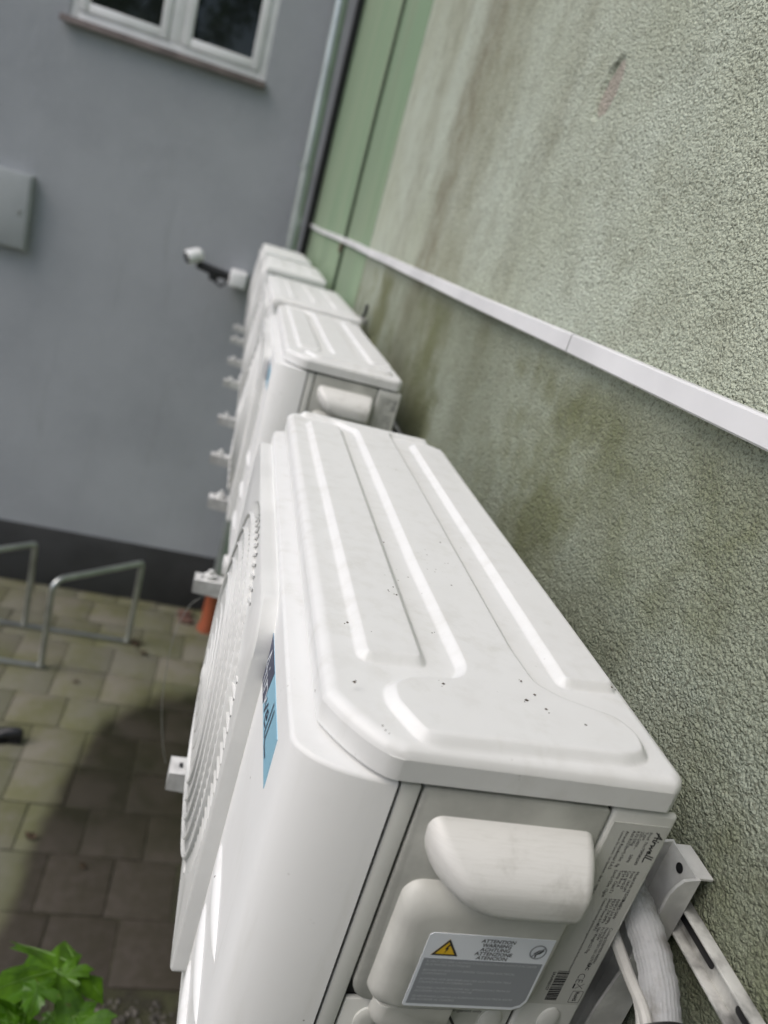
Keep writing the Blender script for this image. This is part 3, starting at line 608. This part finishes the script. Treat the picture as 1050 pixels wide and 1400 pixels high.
# fan grille: raised square frame, domed rings and slanted spokes
FY, FZ, FR = .758, H - .5165, .2095
gf = Mesh()
outer = rrect(.541, 1.062, H - .731, H - .304, [.045, .045, .016, .016], 8); nO = len(outer)
def onR(rad): return [(FY + rad * math.cos(math.atan2(z - FZ, y - FY)), FZ + rad * math.sin(math.atan2(z - FZ, y - FY))) for y, z in outer]
def sc_in(d): return [(y + (FY - y) / math.hypot(FY - y, FZ - z) * d, z + (FZ - z) / math.hypot(FY - y, FZ - z) * d) for y, z in outer]
gf.loft([[(.0832, y, z) for y, z in outer], [(.0700, y, z) for y, z in outer], [(.0675, y, z) for y, z in sc_in(.003)], [(.0672, y, z) for y, z in onR(FR + .006)], [(.0640, y, z) for y, z in onR(FR)], [(.0830, y, z) for y, z in onR(FR - .001)]], cap1=False)
gfo = gf.build('fan_grille', 'grille', uA, angle=45)
dome = lambda r: .0662 - .017 * (1 - (r / FR) ** 2.4) - .001
RI = .118
for r in (.1195, .138, .157, .176, .1945):
    m = Mesh(); L = []; x = dome(r)
    for k in range(96):
        t = 2 * math.pi * k / 96; c, s_ = math.cos(t), math.sin(t)
        L.append([(x + dx, FY + (r + dr) * c, FZ + (r + dr) * s_) for dx, dr in ((.006, -.0022), (-.0016, -.0016), (-.0024, 0), (-.0016, .0016), (.006, .0022))])
    L.append(L[0]); m.loft(L, cap1=False); m.build('ring', 'grille', gfo)
st = []; 
for q in range(6):
    ra = RI - q * .018; rb2 = ra - .016; st += [(dome(ra) + .002 - q * .0009, ra), (dome(rb2) + .002 - q * .0009, rb2), (dome(rb2) + .0008 - q * .0009, rb2 - .0012)]
st.append((st[-1][0] - .001, .004))
Mesh().loft([[(x, FY + r * math.cos(t), FZ + r * math.sin(t)) for t in [2 * math.pi * k / 72 for k in range(72)]] for x, r in [(.078, RI)] + st]).build('hub_cap', 'grille', gfo, angle=20)
m = Mesh()
for k in range(88):
    t0 = 2 * math.pi * k / 88; P = []
    for i in range(7):
        r = RI - .001 + (FR + .001 - RI) * i / 6; t = t0 + .42 * (i / 6) ** 1.1; P.append((dome(r), r, t))
    for (xa, ra, ta), (xb, rb2, tb) in zip(P[:-1], P[1:]):
        pa = (FY + ra * math.cos(ta), FZ + ra * math.sin(ta)); pb = (FY + rb2 * math.cos(tb), FZ + rb2 * math.sin(tb)); hw = .0015
        na = Vector((pb[1] - pa[1], pa[0] - pb[0])).normalized() * hw
        xa += .0012; xb += .0012
        v = [(xa, pa[0] + na.x, pa[1] + na.y), (xa, pa[0] - na.x, pa[1] - na.y), (xb, pb[0] - na.x, pb[1] - na.y), (xb, pb[0] + na.x, pb[1] + na.y),
             (xa + .010, pa[0] + na.x, pa[1] + na.y), (xa + .010, pa[0] - na.x, pa[1] - na.y), (xb + .010, pb[0] - na.x, pb[1] - na.y), (xb + .010, pb[0] + na.x, pb[1] + na.y)]
        m.add(v, [(0, 1, 2, 3), (0, 3, 7, 4), (1, 5, 6, 2)])
so_ = m.build('spokes', 'grille', gfo, smooth=False); so_['kind'] = 'stuff'
Mesh().tube([(.0828, FY, FZ), (.0790, FY, FZ)], FR, 48).build('fan_opening', 'dark', gfo)
fn = Mesh()
for k in range(3):
    t0 = 2 * math.pi * k / 3; v = []; 
    for i in range(7):
        t = t0 + i * .22
        for r in (.03, .09, .15, .188): v.append((.0780 - .006 * math.sin(math.pi * i / 6) * (r / .19), FY + r * math.cos(t), FZ + r * math.sin(t)))
    fn.add(v, [(i * 4 + j, i * 4 + j + 1, i * 4 + j + 5, i * 4 + j + 4) for i in range(6) for j in range(3)])
fn.build('fan', 'black', gfo)
for y in (.40, 1.03):
    f_ = Mesh(); f_.box(.075, .36, y - .03, y + .03, ZB - .024, ZB - .001, .003); f_.build('foot', 'bracket', uA)
u2 = copy_tree(uA)
m = Mesh(); rr_ = random.Random(5)
for x, y in CRUMBS:
    for q in range(rr_.choice((1, 2, 2, 3))):
        c = Vector((x + rr_.uniform(-.0025, .0025) * (q > 0), y + rr_.uniform(-.004, .004) * (q > 0), H - .2598 if abs(x - .285) > .02 else H - .2652)); r = rr_.uniform(.0006, .0014) * (1 if q == 0 else .55)
        m.add([c + Vector((a * r * rr_.uniform(.7, 1.5), b * r * rr_.uniform(.7, 1.5), d * r * .6)) for a, b, d in ((1, 0, 0), (0, 1, 0), (-1, 0, 0), (0, -1, 0), (0, 0, 1), (0, 0, -1))], [(0, 1, 4), (1, 2, 4), (2, 3, 4), (3, 0, 4), (1, 0, 5), (2, 1, 5), (3, 2, 5), (0, 3, 5)])
cr = m.build('dirt_crumbs', 'dry_leaf', lid, smooth=False); cr['kind'] = 'stuff'
u2 = u2; u2.location = O1 + Vector((.006, 1.128, .018)); u2['label'] = 'ribbed white outdoor unit between the one with readable labels and the flat-lidded ones'

# ------------------------------------------------------------------ flat topped outdoor units
def make_flat(W, D, Hh):
    t = thing('flat_outdoor_unit', (0, 0, 0), '', 'outdoor unit', GRP)
    m = Mesh(); m.box(-D / 2 + .004, D / 2 - .004, -W / 2 + .004, W / 2 - .004, 0, Hh - .022, .008, 3); m.build('casing', 'white', t)
    # pressed lid with a shallow raised field
    L = []
    for d, z in ((0, Hh - .026), (0, Hh - .006), (.003, Hh - .002), (.008, Hh), (.020, Hh), (.026, Hh + .003), (.03, Hh + .0035)):
        L.append([(x, y, z) for x, y in rrect(-D / 2 + d, D / 2 - d, -W / 2 + d, W / 2 - d, max(.012 - d * .2, .004), 4)])
    lo = Mesh().loft(L, cap0=True).build('lid', 'white', t, angle=50)
    for i in (-1, 0, 1): Mesh().box(i * D * .25 - .012, i * D * .25 + .012, -W * .38, W * .38, Hh + .002, Hh + .0065, .003).build('rib', 'white', lo)
    for x in (-D * .36, D * .30):
        Mesh().tube([(x, -W / 2 - .0025, Hh - .036), (x, -W / 2 + .006, Hh - .036)], .0065, 12).build('screw', 'steel', t)
    Mesh().box(-D * .30, D * .22, -W / 2 - .001, -W / 2 + .01, Hh - .17, Hh - .07, .006).build('side_cover', 'white_dirty', t)
    g = Mesh(); fy, fz, fr_ = W * .12, Hh * .5, Hh * .40; outer = rrect(fy - Hh * .46, fy + Hh * .46, Hh * .05, Hh * .94, .04, 6)
    onr = lambda rad: [(fy + rad * math.cos(math.atan2(z - fz, y - fy)), fz + rad * math.sin(math.atan2(z - fz, y - fy))) for y, z in outer]
    g.loft([[(-D / 2 + .003, y, z) for y, z in outer], [(-D / 2 - .012, y, z) for y, z in outer], [(-D / 2 - .013, y, z) for y, z in onr(fr_ + .004)], [(-D / 2 - .010, y, z) for y, z in onr(fr_)], [(-D / 2 + .001, y, z) for y, z in onr(fr_)]], cap1=False)
    go = g.build('fan_grille', 'grille', t)
    Mesh().tube([(-D / 2 + .004, fy, fz), (-D / 2 + .0005, fy, fz)], fr_, 32).build('fan_opening', 'dark', go)
    for i in range(9):
        r = fr_ * (.12 + .85 * i / 8); x = -D / 2 - .012 - .016 * (1 - (r / fr_) ** 2)
        Mesh().tube([(x, fy + r * math.cos(2 * math.pi * k / 40), fz + r * math.sin(2 * math.pi * k / 40)) for k in range(40)], .0032, 5, closed=True).build('ring', 'grille', go)
    for k in range(8):
        a = 2 * math.pi * k / 8; Mesh().tube([(-D / 2 - .010 - .016 * (1 - s * s), fy + fr_ * s * math.cos(a + .4 * s), fz + fr_ * s * math.sin(a + .4 * s)) for s in (.1, .35, .6, .85, 1)], .0035, 5).build('spoke', 'grille', go)
    for y in (-W * .36, W * .36): Mesh().box(-D / 2 - .01, D / 2 + .01, y - .03, y + .03, -.024, -.001, .003).build('foot', 'bracket', t)
    return t
FH = .555
uB = make_flat(.78, .29, FH)
for i, (x, y, D, lab) in enumerate(((.236, 2.39 + .39, 1, 'flat-lidded white outdoor unit right beyond the second ribbed one'), (.232, 3.64 + .39, 1, 'flat-lidded white outdoor unit between two other flat-lidded ones'), (.225, 4.80 + .39, 1, 'flat-lidded white outdoor unit last in the row before the downpipe'))):
    t = uB if i == 0 else copy_tree(uB); t.location = (x, y, H - .250 - FH); t['label'] = lab; t.rotation_euler.z = (.008, -.014, .012)[i]

# ------------------------------------------------------------------ wall brackets: rail and two arms each
BG = 'wall brackets under the outdoor units'
def make_bracket(yc, half, ztop, zrail, x_tip, label):
    t = thing('wall_bracket', (WX - .01, yc, ztop - .05), label, 'bracket', BG)
    r = Mesh(); ya, yb = yc - half - .22, yc + half + .12; zt, zb = zrail, zrail - .0240
    xw = WX - .0025; r.box(xw - .0115, xw, ya, yb, zt - .0022, zt, .0006); r.box(xw - .0115, xw, ya, yb, zb, zb + .0022, .0006); r.box(xw - .0020, xw, ya, yb, zb + .0023, zt - .0023)
    ro = r.build('rail', 'rail_paint', t); y = ya + .01
    while y < yb - .06:
        Mesh().loft([[(xw - d, a, b_) for a, b_ in rrect(y, y + .050, zt - .0165, zt - .0100, .0030, 3)] for d in (.0022, .0026)]).build('slot', 'black', ro, smooth=False); y += .078
    for s_ in (-1, 1):
        y = yc + s_ * half; hw = .0185; a = Mesh(); xo = WX - .032
        # hooked upright: back plate with hole and two flanges with rounded shoulders
        pz = zrail + .031; xh = WX - .0150
        a.box(xh - .0022, xh, y - hw, y + hw, ztop - .06, pz, .0008)
        for f_ in (-1, 1):
            yy = y + f_ * hw; pr = [(xh, pz), (xh - .006, pz - .0008), (xh - .0125, pz - .0025), (xh - .0165, pz - .0085), (xh - .0190, pz - .016), (xh - .0190, pz - .05), (xh - .030, pz - .14), (xh - .034, ztop - .03), (xh, ztop - .06)]
            a.loft([[(x, yy - .0012, z) for x, z in pr], [(x, yy + .0012, z) for x, z in pr]], cap0=True)
        a.box(xh, WX - .001, y - hw + .002, y + hw - .002, pz - .0035, pz - .001, .0006)
        # arm reaching under the unit
        a.box(x_tip, xw - .03, y - hw, y + hw, ztop - .0045, ztop - .001, .001); 
        for f_ in (-1, 1):
            yy = y + f_ * (hw - .0013)
            a.loft([[(x_tip, yy - .0013, ztop - .002), (x_tip, yy - .0013, ztop - .032), (xw - .03, yy - .0013, ztop - .06), (xw - .03, yy - .0013, ztop - .002)], [(x_tip, yy + .0013, ztop - .002), (x_tip, yy + .0013, ztop - .032), (xw - .03, yy + .0013, ztop - .06), (xw - .03, yy + .0013, ztop - .002)]], cap0=True)
        a.box(x_tip - .0015, x_tip + .001, y - hw, y + hw, ztop - .032, ztop - .001, .0005)
        ao = a.build('arm', 'bracket', t)
        Mesh().tube([(xh - .0026, y, pz - .009), (xh - .0018, y, pz - .009)], .0040, 12).build('bolt_hole', 'black', ao)
        b_ = Mesh(); b_.box(x_tip + .012, x_tip + .034, y - .005, y + .005, ztop - .0012, ztop - .0004); b_.build('slot', 'black', ao, smooth=False)
        b_ = Mesh(); b_.tube([(x_tip + .030, y, ztop - .001), (x_tip + .030, y, ztop + .008)], .013, 14); b_.tube([(x_tip + .030, y, ztop + .008), (x_tip + .030, y, ztop + .018)], [.006, .006], 6); b_.build('bolt', 'bracket', ao)
    return t
make_bracket(.645, .264, ZB - .024, H - .3915, .040, 'white slotted wall bracket whose hooked end shows beside the insulated pipe')
make_bracket(1.72, .243, ZB - .024 + .018, H - .392, .028, 'white wall bracket under the second ribbed unit, its arm above the brown standpipe')
make_bracket(2.78, .25, H - .250 - FH - .024, H - .42, .012, 'white wall bracket under the first flat-lidded unit')
make_bracket(3.98, .27, H - .250 - FH - .024, H - .42, .004, 'white wall bracket under the middle flat-lidded unit')
make_bracket(5.19, .25, H - .250 - FH - .024, H - .42, -.006, 'white wall bracket under the flat-lidded unit nearest the grey wall')

# ------------------------------------------------------------------ pipes behind the nearest unit
ln = thing('insulated_pipe', (.39, .33, H - .75), 'pipe wrapped in white ribbed insulation, bent down behind the labelled unit', 'pipe')
pts = spline([(.371, .47, H - .385), (.371, .43, H - .388), (.371, .40, H - .3915), (.3705, .372, H - .396), (.37, .348, H - .401), (.37, .329, H - .4085), (.37, .306, H - .4255), (.369, .291, H - .450), (.368, .283, H - .49), (.368, .280, H - .56), (.368, .280, H - .75)], 12)
m = Mesh(); rings = []
P = [Vector(p) for p in pts]; up = None
for i, p in enumerate(P):
    d = (P[min(i + 1, len(P) - 1)] - P[max(i - 1, 0)]).normalized(); up = (up or Vector((1, 0, 0))); up = (up - d * up.dot(d)).normalized(); q = d.cross(up)
    r0 = .0126 + .0004 * math.sin(i * .7) + .0003 * math.sin(i * 1.9)
    rings.append([p + (up * math.cos(t) + q * math.sin(t)) * (r0 + .00035 * math.cos(26 * t)) for t in [2 * math.pi * k / 84 for k in range(130)]])
m.loft(rings, cap0=True); m.build('wrapping', 'tape', ln, angle=80)
tie = Mesh(); tl = []
for k in range(32):
    t = 2 * math.pi * k / 32; tl.append((.3645 + .0215 * math.cos(t), (.2965) - .004 * math.sin(t), H - .4320 + .0160 * math.sin(t)))
tie.loft([[(p[0], p[1] - .0018, p[2] - .001) for p in tl], [(p[0], p[1] + .0018, p[2] + .001) for p in tl]], cap1=False); tie.box(.376, .383, .283, .291, H - .436, H - .427, .001); tie.build('cable_tie', 'black', ln)
for i, (dx, dy) in enumerate(((0, 0), (-.001, .010))):
    o = Mesh().tube(spline([(.354 + dx, .45 + dy, H - .400), (.354 + dx, .40 + dy, H - .408), (.3545 + dx, .36 + dy, H - .415), (.3545 + dx, .33 + dy, H - .4205), (.3545 + dx, .302 + dy, H - .424), (.354 + dx, .288 + dy, H - .440), (.353 + dx, .283 + dy, H - .48), (.352 + dx, .28 + dy, H - .74)], 8), .0042 if i == 0 else .0028, 10).build('power_cable', 'cable', None, origin=(.352 + dx, .28 + dy, H - .74))
    tag(o, ('thick' if i == 0 else 'thin') + ' white cable running beside the insulated pipe', 'cable')
vd = thing('vertical_duct', (.385, .44, H - 1.4), 'sheet metal riser duct on the wall behind the labelled unit, shade put into its dark colour', 'duct')
Mesh().box(.352, WX - .022, .412, .47, H - 1.5, H - .452, .003).build('duct_body', 'dark', vd)  # near-black colour stands for the shade behind the unit
Mesh().box(.378, WX - .026, .408, .4115, H - 1.48, H - .470, .002).build('duct_cover', 'duct_grey', vd)
Mesh().tube([(.388, .405, H - .53), (.388, .409, H - .53)], .003, 8).build('screw', 'black', vd)
# small clip and cable stub on the wall beyond the second unit
cc = thing('cable_clip', (WX - .01, 2.55, H - .27), 'small white wall clip holding a short black cable end', 'clip')
Mesh().box(WX - .045, WX - .002, 2.53, 2.56, H - .275, H - .255, .004).build('clip_body', 'bracket', cc)
Mesh().tube([(WX - .018, 2.54, H - .257), (WX - .014, 2.53, H - .235), (WX - .016, 2.52, H - .21)], .006, 8).build('cable_end', 'black', cc)
# condensate hose hanging from the arm of the second unit
hs = Mesh().tube(spline([(.060, 1.47, H - .80), (.028, 1.46, H - .83), (.010, 1.45, H - .90), (.008, 1.44, H - .99), (.016, 1.43, H - 1.08), (.035, 1.42, H - 1.17), (.05, 1.42, H - 1.22)], 8), .0008, 8).build('drain_hose', 'hose', None, origin=(.06, 1.47, H - .8))
tag(hs, 'thin clear condensate hose dangling from a bracket arm', 'hose')

# ------------------------------------------------------------------ security camera on the grey wall
cv = thing('security_camera', (-.06, GY - .1, H - .56), 'white bullet security camera on a black arm at the grey wall', 'camera')
ycv = GY - .24
Mesh().box(-.11, .02, ycv - .06, GY - .001, H - .635, H - .525, .012, 3).build('junction_box', 'pvc', cv)
arm = Mesh(); arm.tube([(-.105, ycv, H - .575), (-.20, ycv, H - .568), (-.36, ycv, H - .545)], [.030, .036, .032], 14); arm.build('arm', 'black', cv)
m = Mesh(); m.tube([(-.235, ycv, H - .555), (-.225, ycv, H - .63)], [.038, .034], 14); m.tube([(-.225, ycv, H - .63), (-.16, ycv - .02, H - .66), (-.12, ycv, H - .61)], .010, 8); m.build('motor', 'black', cv)
bd = Mesh(); ax = Vector((-.80, -.42, -.42)).normalized(); c0 = Vector((-.345, ycv, H - .470))
prof = [(-.012, .0), (-.010, .030), (.0, .044), (.02, .052), (.09, .054), (.115, .052), (.118, .046)]
up = ax.orthogonal().normalized(); q = ax.cross(up)
bd.loft([[c0 + ax * a + (up * math.cos(t) + q * math.sin(t)) * max(r, .001) for t in [2 * math.pi * k / 24 for k in range(24)]] for a, r in prof], cap1=False); bo = bd.build('camera_body', 'pvc', cv)
ls = Mesh(); ls.loft([[c0 + ax * a + (up * math.cos(t) + q * math.sin(t)) * r for t in [2 * math.pi * k / 24 for k in range(24)]] for a, r in ((.09, .046), (.112, .046), (.124, .036), (.128, .012))]); ls.build('lens', 'black', bo)
Mesh().tube([(-.36, ycv, H - .545), (-.362, ycv, H - .49)], .022, 12).build('swivel', 'pvc', cv)

# ------------------------------------------------------------------ bicycle rack
br = thing('bicycle_rack', (-.9, 5.3, 0), 'galvanised steel bicycle rack with slanted hoops on two ground rails', 'bicycle rack')
for yy in (5.045, 5.555):
    Mesh().box(-3.2, -.30 if yy > 5.2 else -.84, yy - .022, yy + .022, .012, .034, .004).build('base_rail', 'steel', br)
for k in range(3):
    xa, xb = -.868 - .80 * k, -.32 - .80 * k; A = Vector((xa, 5.045, .02)); B = Vector((xb, 5.555, .02)); d = (B - A).normalized(); hh = .755; rr = .085; pts = [A]
    for i in range(7):
        t = R_(90 * i / 6); pts.append(A + d * (rr - rr * math.cos(t)) + Vector((0, 0, hh - rr + rr * math.sin(t) - .02)))
    for i in range(7):
        t = R_(90 - 90 * i / 6); pts.append(B - d * (rr * .3 - rr * .3 * math.cos(t)) + Vector((0, 0, hh - rr * .3 + rr * .3 * math.sin(t) - .02)))
    pts.append(B); Mesh().tube(pts, .0225, 12).build('hoop', 'steel', br)
# black shoe, loose dry leaves
sh = thing('shoe', (-.95, 4.22, .012), 'black shoe standing on the mossy slabs', 'shoe')
def shoe_loop(x, w0, z0, z1): return [(x, 4.22 + w0 * math.cos(t), z0 + (z1 - z0) * (.5 + .5 * math.sin(t))) for t in [2 * math.pi * k / 14 for k in range(14)]]
m = Mesh(); m.loft([shoe_loop(-1.06, .012, .02, .04), shoe_loop(-1.04, .036, .013, .058), shoe_loop(-.99, .048, .012, .066), shoe_loop(-.93, .046, .014, .088), shoe_loop(-.87, .036, .02, .112), shoe_loop(-.82, .033, .022, .118), shoe_loop(-.785, .028, .026, .112), shoe_loop(-.772, .014, .04, .09)], cap0=True); m.build('upper', 'leather', sh)
Mesh().box(-.845, -.775, 4.19, 4.25, .006, .030, .004).build('heel', 'leather', sh)
m = Mesh(); m.loft([[(x, y, z) for x, y in chaikin([(-1.065, 4.20), (-1.0, 4.165), (-.90, 4.175), (-.85, 4.19), (-.85, 4.25), (-.90, 4.268), (-1.0, 4.272), (-1.065, 4.24)], 2)] for z in (.007, .017)], cap0=True); m.build('sole', 'leather', sh)
for i, (x, y, s) in enumerate(((-.27, 5.56, .09), (-.17, 5.42, .05), (-.52, 3.45, .05), (-.60, 4.92, .035), (-.20, 3.28, .03))):
    m = Mesh(); v = [(0, 0, .012)]; nn = 10
    for k in range(nn): t = 2 * math.pi * k / nn; r = s * (.5 if k % 2 else 1) * rng.uniform(.7, 1.1); v.append((r * math.cos(t), r * .7 * math.sin(t), rng.uniform(.004, .035)))
    m.add(v, [(0, k + 1, (k + 1) % nn + 1) for k in range(nn)])
    o = m.build('dry_leaf', 'dry_leaf', None, smooth=False); o.location = (x, y, .004); tag(o, ('large curled dry leaf beside the foot of the bicycle rack', 'mid-sized dry leaf on the slabs a step out from the rack foot', 'dry leaf lying on the edge of the damp patch of slabs', 'small dry leaf on the dry slabs between rack and damp patch', 'small dry leaf inside the dark damp patch of slabs')[i], 'leaf', 'dry leaves on the paving')

# ------------------------------------------------------------------ maple sapling
mp = thing('maple_sapling', (-.42, .92, 0), 'young maple with bright green lobed leaves growing below the units', 'tree')
Mesh().tube(spline([(-.42, .92, 0), (-.40, .95, .8), (-.32, .93, 1.5), (-.24, .95, 1.95), (-.19, .98, 2.12)], 6), [.016 - .0004 * k for k in range(25)], 8).build('trunk', 'stem', mp)
lobe = [(0, 0), (.10, -.09), (.26, -.15), (.46, -.12), (.40, -.02), (.36, .06), (.33, .12), (.45, .17), (.56, .22), (.70, .40), (.56, .40), (.54, .50), (.42, .44), (.30, .42), (.25, .48), (.30, .62), (.22, .64), (.19, .76), (.09, .86), (0, 1.05)]
LO = lobe + [(-x, y) for x, y in lobe[-2:0:-1]]
def at(px, py, dist):
    d = M3 @ Vector((px - 525, -(py - 700), -1020.6)); d.normalize(); return Vector((0, 0, H)) + d * dist
def make_leaf(base, tip, facing, par):
    m = Mesh(); V_ = tip - base; size = V_.length / 1.05; V_.normalize()
    N = ((Vector((0, 0, H)) - base).normalized() * facing + Vector((-.2, .1, 1)) * (1 - facing)); N = (N - V_ * N.dot(V_)).normalized(); U_ = V_.cross(N)
    bend = rng.uniform(.10, .25); tw = rng.uniform(-.12, .12)
    def pt(x, y, e): return base + (U_ * x + V_ * y + N * (e - bend * abs(x) ** 1.6 - .22 * max(y - .3, 0) ** 2 + tw * x * y)) * size
    out = []
    for k, (x, y) in enumerate(LO):
        tipness = math.hypot(x, y - .25); out.append((x, y, .05 * math.sin(7 * math.atan2(x, y - .2)) + .02 * math.sin(13 * x + 9 * y)))
    v = [pt(*p) for p in out] + [pt(x * .55, .25 + (y - .25) * .55, e * .5 + .015) for x, y, e in out] + [pt(0, .22, -.02)]
    c = len(LO); f = [(k, (k + 1) % c, c + (k + 1) % c, c + k) for k in range(c)] + [(c + k, c + (k + 1) % c, 2 * c) for k in range(c)]
    m.add(v, f); lo = m.build('leaf', 'leaf', par, smooth=True, angle=80)
    ve = Mesh()
    for x, y in ((0, 1.0), (.62, .37), (-.62, .37), (.40, -.09), (-.40, -.09)):
        ve.tube([pt(x * t, .02 + (y - .02) * t, .012) for t in (0, .35, .7, .97)], [.006 * size, .005 * size, .0035 * size, .001 * size], 5)
    ve.build('veins', 'vein', lo)
    return lo
MT['vein'] = plain('leaf_vein', (.20, .36, .08), .5)
hub_ = Vector((-.19, .98, 2.10))
for bx, by, tx, ty, d0, d1, fc in ((128, 1289, -12, 1322, 1.66, 1.56, .15), (104, 1293, 126, 1352, 1.64, 1.60, .75), (74, 1312, 62, 1372, 1.56, 1.52, .8), (58, 1352, -22, 1384, 1.62, 1.58, .45), (122, 1358, 146, 1432, 1.58, 1.52, .7),
                                   (48, 1368, -4, 1418, 1.55, 1.50, .7), (92, 1352, 100, 1386, 1.74, 1.72, .6), (70, 1382, 50, 1450, 1.62, 1.58, .6), (20, 1330, -60, 1345, 1.70, 1.66, .3), (100, 1390, 75, 1450, 1.66, 1.6, .6), (10, 1400, -60, 1440, 1.6, 1.58, .6), (150, 1440, 190, 1500, 1.6, 1.56, .6), (60, 1450, 20, 1530, 1.6, 1.56, .6)):
    tx, ty = bx + (tx - bx) * .9, by + (ty - by) * .9; bx, by, tx, ty = bx - 22, by + 32, tx - 24, ty + 30; p = at(bx, by, d0); make_leaf(p, at(tx, ty, d1), fc, mp)
    Mesh().tube([hub_ + (p - hub_) * q + Vector((0, 0, -.04 * math.sin(math.pi * q))) for q in (0, .33, .66, 1)], .0018, 6).build('twig', 'stem', mp)

# ------------------------------------------------------------------ courtyard tree that the window panes mirror
tr = thing('courtyard_tree', (-2.9, -7.2, 0), 'leafy court tree mirrored darkly in the window panes', 'tree')
m = Mesh(); m.tube(spline([(-2.9, -7.2, 0), (-2.85, -7.2, 2), (-2.95, -7.15, 4), (-2.9, -7.2, 6.2)], 5), [.19 - .007 * k for k in range(16)], 10)
for k in range(7):
    a = k * .9; m.tube([(-2.9, -7.2, 3.2 + k * .45), (-2.9 + .9 * math.cos(a), -7.2 + .9 * math.sin(a), 4.4 + k * .5), (-2.9 + 1.9 * math.cos(a), -7.2 + 1.9 * math.sin(a), 5.4 + k * .5)], [.07, .045, .015], 7)
m.build('trunk', 'stem', tr)
m = Mesh(); cl = [(Vector((-2.9 + npr.normal() * 1.2, -7.2 + npr.normal() * 1.2, 7.2 + npr.normal() * 1.6)), rng.uniform(.5, 1.0)) for _ in range(46)]
for c, r in cl:
    for _ in range(150):
        d = Vector(npr.normal(size=3)).normalized() * r * rng.uniform(.5, 1); p = c + d; u = Vector(npr.normal(size=3)).normalized() * .09; v = u.orthogonal().normalized() * .06
        m.add([p - u, p + v, p + u, p - v], [(0, 1, 2, 3)])
co_ = m.build('crown', 'leaf', tr, smooth=False); co_['kind'] = 'stuff'
